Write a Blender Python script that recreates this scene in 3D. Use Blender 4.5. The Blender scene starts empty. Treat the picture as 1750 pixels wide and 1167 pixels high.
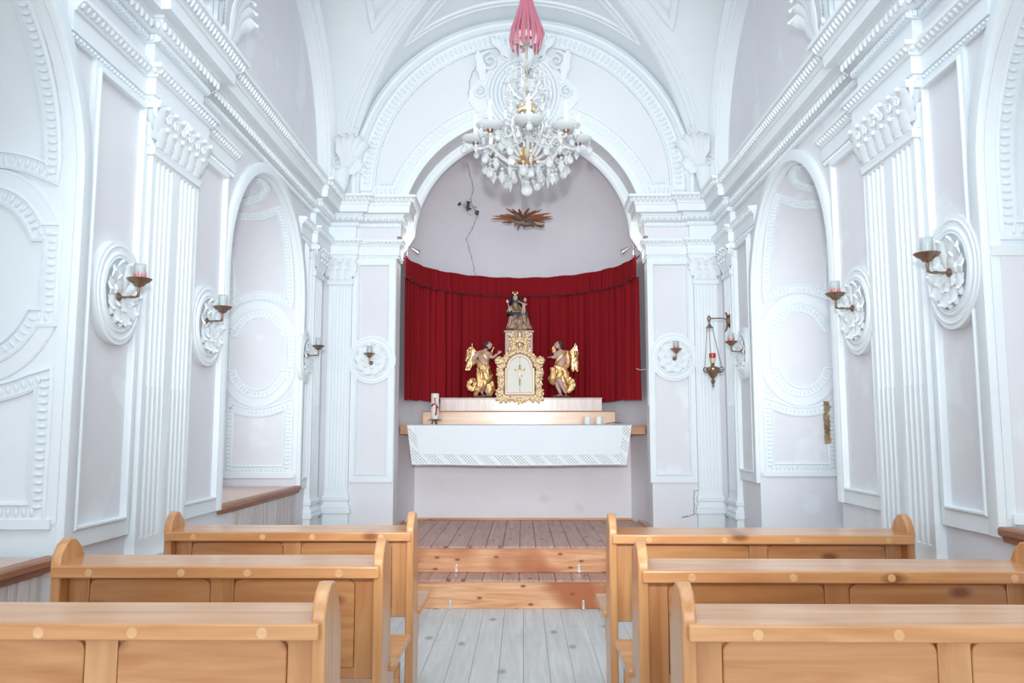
import bpy, bmesh, math, random
from mathutils import Vector, Matrix, Euler
PI=math.pi
sc=bpy.context.scene
COL=sc.collection
R=random.Random(7)
# ------------------------------------------------------------------ mesh collector
class MB:
    def __init__(s): s.v=[]; s.f=[]
    def add(s,vs,fs,M=None):
        b=len(s.v)
        for p in vs:
            p=Vector(p)
            if M is not None: p=M@p
            s.v.append(p)
        s.f+= [tuple(b+i for i in f) for f in fs]
        return s
    def box(s,x0,x1,y0,y1,z0,z1,M=None):
        return s.add([(x0,y0,z0),(x1,y0,z0),(x1,y1,z0),(x0,y1,z0),(x0,y0,z1),(x1,y0,z1),(x1,y1,z1),(x0,y1,z1)],
            [(0,3,2,1),(4,5,6,7),(0,1,5,4),(1,2,6,5),(2,3,7,6),(3,0,4,7)],M)
    def lathe(s,prof,n=24,M=None,a0=0.,a1=2*PI):
        full=abs(a1-a0-2*PI)<1e-6; k=n if full else n+1
        vs=[];fs=[]
        for r,z in prof:
            for i in range(k):
                a=a0+(a1-a0)*i/n; vs.append((r*math.cos(a),r*math.sin(a),z))
        for j in range(len(prof)-1):
            for i in range(n):
                i2=(i+1)%k
                fs.append((j*k+i,j*k+i2,(j+1)*k+i2,(j+1)*k+i))
        if full:
            if prof[0][0]>1e-6: fs.append(tuple(range(k))[::-1])
            if prof[-1][0]>1e-6: fs.append(tuple((len(prof)-1)*k+i for i in range(k)))
        return s.add(vs,fs,M)
    def blob(s,c,r,M=None,nu=10,nv=6):
        if not hasattr(r,'__len__'): r=(r,r,r)
        prof=[(math.sin(PI*j/nv),-math.cos(PI*j/nv)) for j in range(nv+1)]
        T=Matrix.Translation(Vector(c))
        if M is not None: T=T@M
        T=T@Matrix.Diagonal((r[0],r[1],r[2],1))
        vs=[(0,0,-1)];fs=[]
        for j in range(1,nv):
            for i in range(nu):
                a=2*PI*i/nu; vs.append((prof[j][0]*math.cos(a),prof[j][0]*math.sin(a),prof[j][1]))
        vs.append((0,0,1)); L=len(vs)-1
        for i in range(nu):
            fs.append((0,1+(i+1)%nu,1+i)); fs.append((L,L-nu+i,L-nu+(i+1)%nu))
        for j in range(nv-2):
            for i in range(nu):
                a=1+j*nu+i;b=1+j*nu+(i+1)%nu; fs.append((a,b,b+nu,a+nu))
        return s.add(vs,fs,T)
    def tube(s,pts,r,n=8,closed=False,flat=1.0,M=None,up=None):
        pts=[Vector(p) for p in pts]; m=len(pts)
        rr=r if hasattr(r,'__len__') else [r]*m
        vs=[];fs=[];prev=None
        for i,p in enumerate(pts):
            if closed: t=pts[(i+1)%m]-pts[i-1]
            else: t=pts[min(i+1,m-1)]-pts[max(i-1,0)]
            if t.length<1e-9: t=Vector((0,0,1))
            t.normalize()
            if prev is None:
                a=Vector(up) if up is not None else (Vector((0,0,1)) if abs(t.z)<.9 else Vector((1,0,0)))
            else: a=prev
            a=(a-t*a.dot(t))
            if a.length<1e-6: a=Vector((1,0,0))-t*t.x
            a.normalize(); prev=a; b=t.cross(a)
            for k in range(n):
                q=2*PI*k/n; vs.append(p+a*(math.cos(q)*rr[i]*flat)+b*(math.sin(q)*rr[i]))
        for i in range(m if closed else m-1):
            for k in range(n):
                j=(i+1)%m; fs.append((i*n+k,i*n+(k+1)%n,j*n+(k+1)%n,j*n+k))
        if not closed:
            fs.append(tuple(range(n))[::-1]); fs.append(tuple((m-1)*n+k for k in range(n)))
        return s.add(vs,fs,M)
    def prism(s,poly,o,ua,ub,un,t,M=None):
        o,ua,ub,un=map(Vector,(o,ua,ub,un)); n=len(poly)
        vs=[o+ua*a+ub*b for a,b in poly]+[o+ua*a+ub*b+un*t for a,b in poly]
        fs=[tuple(range(n))[::-1],tuple(range(n,2*n))]+[(i,(i+1)%n,n+(i+1)%n,n+i) for i in range(n)]
        return s.add(vs,fs,M)
    def grid(s,fn,us,vs_,M=None):
        V=[fn(u,v) for u in us for v in vs_]; n=len(vs_)
        F=[(i*n+j,i*n+j+1,(i+1)*n+j+1,(i+1)*n+j) for i in range(len(us)-1) for j in range(n-1)]
        return s.add(V,F,M)
    def build(s,name,mat,parent=None,smooth=35,loc=None,bevel=0,segs=2,fix=True):
        me=bpy.data.meshes.new(name)
        me.from_pydata([tuple(v) for v in s.v],[],s.f)
        if fix:
            bm=bmesh.new(); bm.from_mesh(me); bmesh.ops.recalc_face_normals(bm,faces=bm.faces); bm.to_mesh(me); bm.free()
        me.materials.append(mat)
        if smooth:
            me.shade_smooth(); me.set_sharp_from_angle(angle=math.radians(smooth))
        o=bpy.data.objects.new(name,me); COL.objects.link(o)
        if parent is not None: o.parent=parent
        if loc is not None: o.location=loc
        if bevel:
            b=o.modifiers.new('bevel','BEVEL'); b.width=bevel; b.segments=segs; b.limit_method='ANGLE'; b.angle_limit=math.radians(40)
        return o
def lin(a,b,n): return [a+(b-a)*i/n for i in range(n+1)]
def empty(name,loc,rz=0,label=None,cat=None,group=None,scale=None):
    o=bpy.data.objects.new(name,None); COL.objects.link(o); o.location=loc; o.rotation_euler=(0,0,rz)
    o.empty_display_size=.1
    if scale: o.scale=scale
    tag(o,label,cat,group); return o
def tag(o,label=None,cat=None,group=None,kind=None):
    if label: o['label']=label
    if cat: o['category']=cat
    if group: o['group']=group
    if kind: o['kind']=kind
    return o
def struct(o,label=None): 
    o['kind']='structure'
    if label: o['label']=label
    return o
def kids(o): return [c for c in COL.objects if c.parent==o]
def copy_tree(o,parent=None):
    c=o.copy(); COL.objects.link(c)
    if parent is not None: c.parent=parent
    for ch in kids(o): copy_tree(ch,c)
    return c
# ------------------------------------------------------------------ materials
def newmat(name):
    m=bpy.data.materials.new(name); m.use_nodes=True; nt=m.node_tree
    b=nt.nodes['Principled BSDF']; return m,nt,b
def S(b,**k):
    for n,v in k.items():
        n=n.replace('_',' ')
        if n in b.inputs: b.inputs[n].default_value=v
def rgb(r,g,b): return (r,g,b,1)
def srgb(r,g,b):
    f=lambda c:((c/255+.055)/1.055)**2.4 if c/255>.04045 else c/255/12.92
    return (f(r),f(g),f(b),1)
def plain(name,c,rough=.5,metal=0,bump=0,bscale=60,**k):
    m,nt,b=newmat(name); S(b,Base_Color=c,Roughness=rough,Metallic=metal,**k)
    if bump:
        tc=nt.nodes.new('ShaderNodeTexCoord'); n=nt.nodes.new('ShaderNodeTexNoise'); n.inputs['Scale'].default_value=bscale; n.inputs['Detail'].default_value=5
        bp=nt.nodes.new('ShaderNodeBump'); bp.inputs['Strength'].default_value=bump; bp.inputs['Distance'].default_value=.01
        nt.links.new(tc.outputs['Object'],n.inputs['Vector']); nt.links.new(n.outputs['Fac'],bp.inputs['Height']); nt.links.new(bp.outputs['Normal'],b.inputs['Normal'])
    return m
def mottled(name,c1,c2,scale=1.5,rough=.85,bump=.15,c3=None,th=.72):
    m,nt,b=newmat(name); S(b,Roughness=rough); L=nt.links.new
    tc=nt.nodes.new('ShaderNodeTexCoord')
    n=nt.nodes.new('ShaderNodeTexNoise'); n.inputs['Scale'].default_value=scale; n.inputs['Detail'].default_value=6; n.inputs['Roughness'].default_value=.6
    L(tc.outputs['Object'],n.inputs['Vector'])
    r=nt.nodes.new('ShaderNodeValToRGB'); r.color_ramp.elements[0].position=.35; r.color_ramp.elements[1].position=.68
    r.color_ramp.elements[0].color=c1; r.color_ramp.elements[1].color=c2; L(n.outputs['Fac'],r.inputs['Fac'])
    out=r.outputs['Color']
    if c3:
        n3=nt.nodes.new('ShaderNodeTexNoise'); n3.inputs['Scale'].default_value=scale*1.7; n3.inputs['Detail'].default_value=8
        mp=nt.nodes.new('ShaderNodeMapping'); mp.inputs['Location'].default_value=(3.3,7.1,1.7); L(tc.outputs['Object'],mp.inputs['Vector']); L(mp.outputs['Vector'],n3.inputs['Vector'])
        r3=nt.nodes.new('ShaderNodeValToRGB'); r3.color_ramp.elements[0].position=th-.06; r3.color_ramp.elements[1].position=th
        L(n3.outputs['Fac'],r3.inputs['Fac']); mx=nt.nodes.new('ShaderNodeMix'); mx.data_type='RGBA'
        L(r3.outputs['Color'],mx.inputs[0]); L(out,mx.inputs[6]); mx.inputs[7].default_value=c3; out=mx.outputs[2]
    L(out,b.inputs['Base Color'])
    n2=nt.nodes.new('ShaderNodeTexNoise'); n2.inputs['Scale'].default_value=35; n2.inputs['Detail'].default_value=6; L(tc.outputs['Object'],n2.inputs['Vector'])
    bp=nt.nodes.new('ShaderNodeBump'); bp.inputs['Strength'].default_value=bump; bp.inputs['Distance'].default_value=.01
    L(n2.outputs['Fac'],bp.inputs['Height']); L(bp.outputs['Normal'],b.inputs['Normal'])
    return m
def wood(name,c1,c2,axis=0,rough=.4,scale=1.0,knots=None,coat=0,stretch=14,kscale=3.0,c3=None):
    m,nt,b=newmat(name); S(b,Roughness=rough,Coat_Weight=coat,Coat_Roughness=.15); L=nt.links.new
    tc=nt.nodes.new('ShaderNodeTexCoord'); oi=nt.nodes.new('ShaderNodeObjectInfo')
    mul=nt.nodes.new('ShaderNodeMath'); mul.operation='MULTIPLY'; mul.inputs[1].default_value=37.; L(oi.outputs['Random'],mul.inputs[0])
    add=nt.nodes.new('ShaderNodeVectorMath'); add.operation='ADD'; L(tc.outputs['Object'],add.inputs[0]); L(mul.outputs[0],add.inputs[1])
    mp=nt.nodes.new('ShaderNodeMapping'); sca=[stretch]*3; sca[axis]=1.0; mp.inputs['Scale'].default_value=[v*scale for v in sca]; L(add.outputs[0],mp.inputs['Vector'])
    n=nt.nodes.new('ShaderNodeTexNoise'); n.inputs['Scale'].default_value=1.6; n.inputs['Detail'].default_value=7; n.inputs['Distortion'].default_value=.9; L(mp.outputs[0],n.inputs['Vector'])
    r=nt.nodes.new('ShaderNodeValToRGB'); e=r.color_ramp.elements; e[0].position=.3; e[0].color=c1; e[1].position=.7; e[1].color=c2
    L(n.outputs['Fac'],r.inputs['Fac']); out=r.outputs['Color']
    if c3:
        nb=nt.nodes.new('ShaderNodeTexNoise'); nb.inputs['Scale'].default_value=1.8; nb.inputs['Detail'].default_value=2; L(add.outputs[0],nb.inputs['Vector'])
        rb=nt.nodes.new('ShaderNodeValToRGB'); rb.color_ramp.elements[0].position=.50; rb.color_ramp.elements[1].position=.66; L(nb.outputs['Fac'],rb.inputs['Fac'])
        mb_=nt.nodes.new('ShaderNodeMix'); mb_.data_type='RGBA'; L(rb.outputs['Color'],mb_.inputs[0]); L(out,mb_.inputs[6]); mb_.inputs[7].default_value=c3
        out=mb_.outputs[2]
    if knots:
        v=nt.nodes.new('ShaderNodeTexVoronoi'); v.voronoi_dimensions='2D'; v.inputs['Scale'].default_value=kscale
        sp=nt.nodes.new('ShaderNodeSeparateXYZ'); cb=nt.nodes.new('ShaderNodeCombineXYZ'); L(add.outputs[0],sp.inputs[0])
        L(sp.outputs[axis],cb.inputs[0]); L(sp.outputs[{0:2,1:0,2:0}[axis]],cb.inputs[1])
        mk=nt.nodes.new('ShaderNodeMapping'); mk.inputs['Scale'].default_value=(.8,1.6,1); L(cb.outputs[0],mk.inputs['Vector']); L(mk.outputs[0],v.inputs['Vector'])
        rk=nt.nodes.new('ShaderNodeValToRGB'); rk.color_ramp.elements[0].position=.03; rk.color_ramp.elements[0].color=(1,1,1,1); rk.color_ramp.elements[1].position=.085; rk.color_ramp.elements[1].color=(0,0,0,1)
        L(v.outputs['Distance'],rk.inputs['Fac']); mk2=nt.nodes.new('ShaderNodeMix'); mk2.data_type='RGBA'
        L(rk.outputs['Color'],mk2.inputs[0]); L(out,mk2.inputs[6]); mk2.inputs[7].default_value=knots; out=mk2.outputs[2]
    L(out,b.inputs['Base Color'])
    bp=nt.nodes.new('ShaderNodeBump'); bp.inputs['Strength'].default_value=.08; bp.inputs['Distance'].default_value=.01
    L(n.outputs['Fac'],bp.inputs['Height']); L(bp.outputs['Normal'],b.inputs['Normal'])
    return m
M={}
M['white']=mottled('white_stucco',rgb(.80,.87,.915),rgb(.845,.91,.945),1.2,bump=.10)
M['pink']=mottled('pale_pink_plaster',rgb(.755,.765,.812),rgb(.795,.815,.858),1.4,bump=.12,c3=rgb(.81,.85,.885),th=.66)
M['altar']=mottled('altar_plaster',rgb(.79,.785,.835),rgb(.83,.835,.875),2.0,bump=.12,c3=rgb(.74,.74,.74),th=.70)
M['pale']=mottled('overexposed_lunette_plaster',rgb(.775,.82,.865),rgb(.80,.855,.90),1.2,bump=.10)  # pink plaster whitened; overexposure is put into the colour
M['lilac']=mottled('grey_lilac_plaster',rgb(.72,.71,.775),rgb(.77,.775,.83),1.1,bump=.10)
M['floor']=wood('grey_weathered_boards',rgb(.62,.61,.59),rgb(.76,.755,.74),1,rough=.65,stretch=16,knots=rgb(.40,.38,.35),kscale=1.6)
M['pine']=wood('knotty_pine',rgb(.62,.25,.11),rgb(.90,.55,.31),0,rough=.35,knots=rgb(.26,.08,.03),kscale=3.6,c3=rgb(.48,.15,.055))
M['boards']=wood('reddish_platform_boards',rgb(.42,.235,.19),rgb(.60,.39,.33),1,rough=.5,stretch=18,knots=rgb(.22,.10,.08),kscale=2.2)
M['pew']=wood('honey_pine',rgb(.51,.215,.075),rgb(.71,.375,.165),0,rough=.30,coat=.45,knots=rgb(.30,.11,.04),kscale=2.0,stretch=11)
M['pewv']=wood('honey_pine_upright',rgb(.52,.225,.08),rgb(.71,.39,.175),2,rough=.32,coat=.4,stretch=11)
M['plug']=wood('pale_pine_plug',rgb(.66,.36,.17),rgb(.80,.50,.26),0,rough=.3)
M['sill']=wood('brown_sill_wood',rgb(.27,.11,.06),rgb(.42,.19,.11),1,rough=.45)
M['weather']=wood('weathered_white_boards',rgb(.50,.43,.40),rgb(.78,.78,.80),2,rough=.7,stretch=16)
M['beam']=wood('altar_beam_oak',rgb(.34,.15,.07),rgb(.52,.26,.13),0,rough=.4)
M['gradine']=wood('light_pine_shelf',rgb(.62,.36,.22),rgb(.78,.52,.35),0,rough=.3,coat=.4)
M['gradine2']=wood('pale_limed_pine',rgb(.58,.46,.42),rgb(.76,.66,.62),2,rough=.35,coat=.35)
M['curtain']=plain('red_cloth',rgb(.245,.010,.016),.85,bump=.15,bscale=180,Specular_IOR_Level=.08)
M['brass']=plain('aged_brass',rgb(.33,.22,.16),.32,.9,bump=.12,bscale=40)
M['steel']=plain('brushed_steel',rgb(.60,.56,.54),.25,1.)
M['dark']=plain('dark_metal',rgb(.05,.045,.045),.4,.6)
M['gold']=plain('gilding',rgb(.95,.62,.30),.30,1.0,bump=.35,bscale=50)
M['palegold']=plain('pale_gilding',rgb(.92,.72,.46),.36,.8,bump=.4,bscale=60)
M['flesh']=plain('painted_flesh',rgb(.60,.40,.34),.5)
M['hair']=plain('painted_dark_hair',rgb(.07,.045,.035),.6)
M['cream']=plain('cream_paint',rgb(.76,.76,.68),.5)
M['rose']=plain('rose_paint',rgb(.66,.46,.40),.5,bump=.1)
M['rosewood']=wood('pale_rose_wood',rgb(.58,.42,.36),rgb(.70,.54,.47),2,rough=.5)
M['blue']=plain('painted_blue_mantle',rgb(.025,.032,.06),.45)
M['brown']=plain('old_gilt_brown',rgb(.26,.15,.07),.45,.35,bump=.5,bscale=60)
M['oldgold']=mottled('worn_gold_robe',rgb(.10,.055,.03),rgb(.66,.45,.33),16,rough=.42,bump=.5)
M['linen']=plain('white_linen',rgb(.80,.86,.90),.8,bump=.1,bscale=200)
M['wax']=plain('white_wax',rgb(.88,.91,.90),.45,Subsurface_Weight=.15)
M['ivory']=plain('ivory_wax',rgb(.80,.82,.74),.45)
M['redwax']=plain('red_wax',rgb(.42,.02,.04),.35)
M['silver']=plain('silver_leaf',rgb(.75,.75,.78),.25,1.)
M['cord']=plain('pink_silk_cord',rgb(.55,.16,.23),.35,Sheen_Weight=.3)
M['redglass']=plain('red_glass',rgb(.50,.02,.02),.08,Coat_Weight=.5)
M['redflame']=plain('red_flame_paint',rgb(.80,.10,.12),.35)
M['amber']=plain('amber_glass',rgb(.72,.62,.40),.15)
M['bluedark']=plain('crack_shadow',rgb(.10,.08,.09),.9)
M['brick']=mottled('bare_brown_mortar',rgb(.20,.12,.06),rgb(.50,.38,.24),20,bump=.6)
M['rays']=wood('dark_gilt_rays',rgb(.20,.06,.03),rgb(.42,.17,.07),0,rough=.35)
M['dove']=plain('tarnished_silver_dove',rgb(.26,.20,.16),.4,.5,bump=.4,bscale=60)
M['pan']=plain('frosted_glass',rgb(.84,.90,.93),.2,Transmission_Weight=.25)
def glassy():
    m,nt,b=newmat('cut_crystal'); S(b,Base_Color=rgb(.90,.94,.96),Roughness=.05,Transmission_Weight=.55,IOR=1.5,Coat_Weight=.6,Coat_Roughness=.03); return m
M['crystal']=glassy()
M['stemglass']=plain('clear_stem_glass',rgb(.95,.98,.99),.04,Transmission_Weight=.9,IOR=1.4)
def cupglass():
    m,nt,b=newmat('clear_glass_cup'); S(b,Base_Color=rgb(.9,.95,.97),Roughness=.06,IOR=1.3,Transmission_Weight=.85); return m
M['cup']=cupglass()
def lace():
    m,nt,b=newmat('white_lace'); S(b,Base_Color=rgb(.82,.87,.90),Roughness=.8); L=nt.links.new
    tc=nt.nodes.new('ShaderNodeTexCoord'); outs=[]
    def wave(rot,sc):
        mp=nt.nodes.new('ShaderNodeMapping'); mp.inputs['Rotation'].default_value=(0,rot,0); L(tc.outputs['Object'],mp.inputs['Vector'])
        w=nt.nodes.new('ShaderNodeTexWave'); w.bands_direction='X'; w.inputs['Scale'].default_value=sc; w.inputs['Distortion'].default_value=0; L(mp.outputs[0],w.inputs['Vector']); return w.outputs['Fac']
    a=wave(.785,14.); c=wave(-.785,14.); d=wave(.785,2.6)
    mn=nt.nodes.new('ShaderNodeMath'); mn.operation='MULTIPLY'; L(a,mn.inputs[0]); L(c,mn.inputs[1])
    ad=nt.nodes.new('ShaderNodeMath'); ad.operation='GREATER_THAN'; L(mn.outputs[0],ad.inputs[0]); ad.inputs[1].default_value=.36
    g=nt.nodes.new('ShaderNodeMath'); g.operation='LESS_THAN'; L(d,g.inputs[0]); g.inputs[1].default_value=.8
    mu=nt.nodes.new('ShaderNodeMath'); mu.operation='MULTIPLY'; L(ad.outputs[0],mu.inputs[0]); L(g.outputs[0],mu.inputs[1])
    su=nt.nodes.new('ShaderNodeMath'); su.operation='MULTIPLY_ADD'; su.inputs[1].default_value=-.6; su.inputs[2].default_value=1; L(mu.outputs[0],su.inputs[0]); L(su.outputs[0],b.inputs['Alpha'])
    return m
M['lace']=lace()

# ------------------------------------------------------------------ room constants
W=1.97; YF=8.0; YB=-1.2; ZC=3.83; RV=1.74; YC=6.25
REC={-1:[(5.35,7.2),(1.65,3.50)],1:[(5.15,6.9),(1.57,3.42)]}
ZS=2.48; HA=.87; DEP=.74
# surface mappers: (u,v)->(point,normal)
def s_side(s,x=W): return lambda u,v:(Vector((s*x,u,v)),Vector((-s,0,0)))
def s_front(y=YF): return lambda u,v:(Vector((u,y,v)),Vector((0,-1,0)))
def s_vault(u,v):   # u=x, v=dy measured from the vault centre
    m=min(abs(u),abs(v)); m=min(m,RV-.001); h=math.sqrt(RV*RV-m*m)
    P=Vector((u,YC+v,ZC+h))
    if abs(u)<abs(v): N=Vector((-u,0,-h))
    else: N=Vector((0,-v,-h))
    return P,N.normalized()
def arch_pts(y0,y1,zs=ZS,h=HA,n=28):
    c=(y0+y1)/2;r=(y1-y0)/2
    return [(c+r*math.cos(PI*i/n),zs+h*math.sin(PI*i/n)) for i in range(n+1)]  # from y1 side to y0
def s_recess(s,y0,y1,z0):
    pts=[(y1,z0)]+[(y1,z0+(ZS-z0)*i/10) for i in range(1,10)]+arch_pts(y0,y1)+[(y0,z0+(ZS-z0)*(1-i/10)) for i in range(1,11)]
    cum=[0]
    for a,b in zip(pts,pts[1:]): cum.append(cum[-1]+math.hypot(b[0]-a[0],b[1]-a[1]))
    c=(y0+y1)/2
    def f(u,v):
        v=max(0,min(v,cum[-1]-1e-6)); i=0
        while cum[i+1]<v: i+=1
        t=(v-cum[i])/(cum[i+1]-cum[i]); a=pts[i];b=pts[i+1]
        y=a[0]+(b[0]-a[0])*t; z=a[1]+(b[1]-a[1])*t
        d=Vector((b[0]-a[0],b[1]-a[1])).normalized()
        return Vector((s*(W+u),y,z)),Vector((0,-d.y,d.x)) 
    return f,cum[-1],pts
def dense(path,closed=False,step=.05):
    out=[];n=len(path)
    for i in range(n if closed else n-1):
        a=path[i];b=path[(i+1)%n];d=math.hypot(b[0]-a[0],b[1]-a[1]);k=max(1,int(d/step))
        for j in range(k): out.append((a[0]+(b[0]-a[0])*j/k,a[1]+(b[1]-a[1])*j/k))
    if not closed: out.append(path[-1])
    return out
def miters(p,closed):
    n=len(p);res=[]
    for i in range(n):
        a=p[i-1] if (closed or i>0) else None; b=p[i]; c=p[(i+1)%n] if (closed or i<n-1) else None
        def nn(q,r):
            dx,dy=r[0]-q[0],r[1]-q[1];l=math.hypot(dx,dy) or 1e-9; return (-dy/l,dx/l)
        n1=nn(a,b) if a else nn(b,c); n2=nn(b,c) if c else n1
        mx,my=n1[0]+n2[0],n1[1]+n2[1];l=math.hypot(mx,my)
        if l<1e-6: res.append(n1);continue
        mx/=l;my/=l;k=1/max(.68,mx*n1[0]+my*n1[1]);res.append((mx*k,my*k))
    return res
BAND=[(-.042,0),(-.042,.014),(-.030,.018),(-.026,.006),(.026,.006),(.030,.018),(.042,.014),(.042,0)]
PLAIN=[(-.03,0),(-.03,.012),(-.018,.02),(.018,.02),(.03,.012),(.03,0)]
def deco(mb,surf,path,prof,closed=False,sc_=1.0,hs=1.0,step=.05):
    p=dense(path,closed,step); m=miters(p,closed); n=len(prof);vs=[];fs=[]
    for (u,v),(a,b) in zip(p,m):
        for w,h in prof:
            P,N=surf(u+a*w*sc_,v+b*w*sc_); vs.append(P+N*(h*hs))
    k=len(p)
    for i in range(k if closed else k-1):
        j=(i+1)%k
        for q in range(n-1): fs.append((i*n+q,i*n+q+1,j*n+q+1,j*n+q))
    if not closed:
        fs.append(tuple(range(n))[::-1]); fs.append(tuple((k-1)*n+q for q in range(n)))
    mb.add(vs,fs)
def eggs(mb,surf,path,off=0,sp=.055,size=(.018,.024,.014),closed=False,lift=.006,nu=8,nv=5,alt=None):
    p=dense(path,closed,.01); 
    if closed: p=p+[p[0]]
    tot=0;nxt=sp/2;ct=0
    for a,b in zip(p,p[1:]):
        d=math.hypot(b[0]-a[0],b[1]-a[1])
        while nxt<=tot+d and d>0:
            t=(nxt-tot)/d;u=a[0]+(b[0]-a[0])*t;v=a[1]+(b[1]-a[1])*t
            dx,dy=(b[0]-a[0])/d,(b[1]-a[1])/d
            u-=dy*off;v+=dx*off
            P,N=surf(u,v);P2,_=surf(u+dx*.01,v+dy*.01)
            T=(P2-P); T=(T-N*T.dot(N)); 
            if T.length<1e-7: T=N.orthogonal()
            T.normalize();B=N.cross(T)
            Mx=Matrix(((T.x,B.x,N.x,0),(T.y,B.y,N.y,0),(T.z,B.z,N.z,0),(0,0,0,1)))
            sz=size if (alt is None or ct%2==0) else alt
            mb.blob(P+N*lift,sz,Mx,nu,nv); ct+=1
            nxt+=sp
        tot+=d
# ------------------------------------------------------------------ side walls
def side_wall(s):
    mb=MB(); ys=set(lin(YB,YF,40))
    for y0,y1 in REC[s]:
        ys|={y0,y1}|{p[0] for p in arch_pts(y0,y1)}
    ys=sorted({round(y,5) for y in ys})
    out=[ys[0]]
    for y in ys[1:]:
        if y-out[-1]>1e-3: out.append(y)
    ys=out
    def top(y):
        for y0,y1 in REC[s]:
            if y0+1e-4<y<y1-1e-4 or False:
                c=(y0+y1)/2;r=(y1-y0)/2; return ZS+HA*math.sqrt(max(0,1-((y-c)/r)**2))
        return None
    for a,b in zip(ys,ys[1:]):
        mid=(a+b)/2; t=top(mid); zb=0.
        if t is None:
            mb.add([(s*W,a,0),(s*W,b,0),(s*W,b,5.7),(s*W,a,5.7)],[(0,1,2,3)])
        else:
            f=lambda y:(lambda q:q if q else ZS)(top(y))
            mb.add([(s*W,a,f(a)),(s*W,b,f(b)),(s*W,b,5.7),(s*W,a,5.7)],[(0,1,2,3)])
            far=mid>4
            if not (far and s==1):
                zz=.84 if s<0 else .95
                if far: zz=.86
                mb.add([(s*W,a,0),(s*W,b,0),(s*W,b,zz),(s*W,a,zz)],[(0,1,2,3)])
    w=struct(mb.build('wall_left' if s<0 else 'wall_right',M['pink'],smooth=0,fix=False),
             'long side wall of pale pink plaster, '+('left' if s<0 else 'right')+' of the pews')
    return w
wallL=side_wall(-1); wallR=side_wall(1)
n_tr=[0]
def trim(mb,label,mat='white',smooth=50,**k):
    n_tr[0]+=1
    return struct(mb.build('trim_%d'%n_tr[0],M[mat],smooth=smooth,**k),label)
def recess(s,idx):
    y0,y1=REC[s][idx]; z0=0. if (s==1 and idx==0) else (.80 if idx==0 or s<0 else .93)
    if s<0: z0={0:.84,1:.80}[idx]
    surf,tot,pts=s_recess(s,y0,y1,z0)
    side='left' if s<0 else 'right'; nf='far' if idx==0 else 'near'
    lab='arched window recess in the %s wall, the %s one of two'%(side,nf) if z0>0 else 'arched doorway recess in the right wall, the far one of two'
    mb=MB(); k=len(pts)
    mb.add([Vector((s*W,y,z)) for y,z in pts]+[Vector((s*(W+DEP),y,z)) for y,z in pts],[(i,i+1,k+i+1,k+i) for i in range(k-1)])
    # outer wall of the recess with a window opening
    X=s*(W+DEP); c=(y0+y1)/2
    wy0,wy1,wz0,wz1=c-.55,c+.55,1.15,2.65
    zt=3.6
    for (a,b,e,g) in ((y0-.02,wy0,z0,zt),(wy1,y1+.02,z0,zt),(wy0,wy1,z0,wz0),(wy0,wy1,wz1,zt)):
        mb.add([(X,a,e),(X,b,e),(X,b,g),(X,a,g)],[(0,1,2,3)])
    if z0>0: mb.add([(s*W,y0,z0),(s*W,y1,z0),(X,y1,z0),(X,y0,z0)],[(0,1,2,3)])
    struct(mb.build('wall_recess_%s_%s'%(side,nf),M['white'] if (idx==1) else M['pink'],smooth=40,fix=False),lab)
    # window frame
    wf=MB(); t=.05
    for (a,b,e,g) in ((wy0,wy1,wz0,wz0+t),(wy0,wy1,wz1-t,wz1),(wy0,wy0+t,wz0,wz1),(wy1-t,wy1,wz0,wz1),(c-.02,c+.02,wz0,wz1),(wy0,wy1,1.88,1.92)):
        wf.box(X-.03,X+.03,a,b,e,g)
    global nwin; nwin+=1
    struct(wf.build('window_%d'%nwin,M['pew'],bevel=.004),'wooden window set deep in the %s %s wall recess'%(nf,side))
    # stucco on the jamb and soffit
    d=MB(); zj=lambda z:z-z0     # jamb v coordinate for a height
    cu=.37; zc=2.055
    sj=surf
    vflat=MB()
    # broad white border slabs on jamb edge
    def band(path,closed=False,e=.034,prof=BAND,off=0,**kk):
        deco(d,sj,path,prof,closed); eggs(d,sj,path,off,e,(.010,.023,.012),closed,nu=7,nv=4)
    vb=1.02 if s>0 else .985
    base=zj(vb)
    # lower panel with concave top edge following the oval
    ro=.52
    arcl=[(cu+ro*math.sin(a),zj(zc)-ro*math.cos(a)) for a in lin(-.53,.53,12)]
    lowp=[(.085,base+.05),(.605,base+.05),(.605,arcl[-1][1])]+arcl[::-1][1:-1]+[(.085,arcl[0][1])]
    plainj=(s==1 and idx==1)
    if not plainj: band(lowp,True)
    arcu=[(cu+ro*math.sin(a),zj(zc)+ro*math.cos(a)) for a in lin(-.53,.53,12)]
    vtop=zj(ZS)+.98
    arct=[(.605,vtop-.05),(.52,vtop-.09),(.43,vtop-.12),(.345,vtop-.13),(.26,vtop-.12),(.17,vtop-.09),(.085,vtop-.05)]
    upp=arcu+arct
    if plainj: upp=[(.085,zj(2.22)),(.605,zj(2.22))]+arct
    band(upp,True)
    # oval with ears
    A_,B_=.255,.36
    def el(a): return (cu+A_*math.cos(a),zj(zc)+B_*math.sin(a))
    a0=.55; pth=[el(a) for a in lin(a0,PI-a0,14)]
    e1=el(PI-a0);pth+=[(cu-.285,e1[1]),(cu-.285,2*zj(zc)-e1[1])]
    pth+=[el(a) for a in lin(PI+a0,2*PI-a0,14)]
    e2=el(2*PI-a0);pth+=[(cu+.285,e2[1]),(cu+.285,2*zj(zc)-e2[1])]
    if not plainj: band(pth,True)
    if not plainj: deco(d,sj,[(cu+.47*math.cos(a)*.74,zj(zc)+.47*math.sin(a)) for a in lin(0,2*PI,36)[:-1]],[(-.012,0),(-.006,.01),(.006,.01),(.012,0)],True)
    # round ornament on the soffit
    vm=vtop+.33
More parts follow.
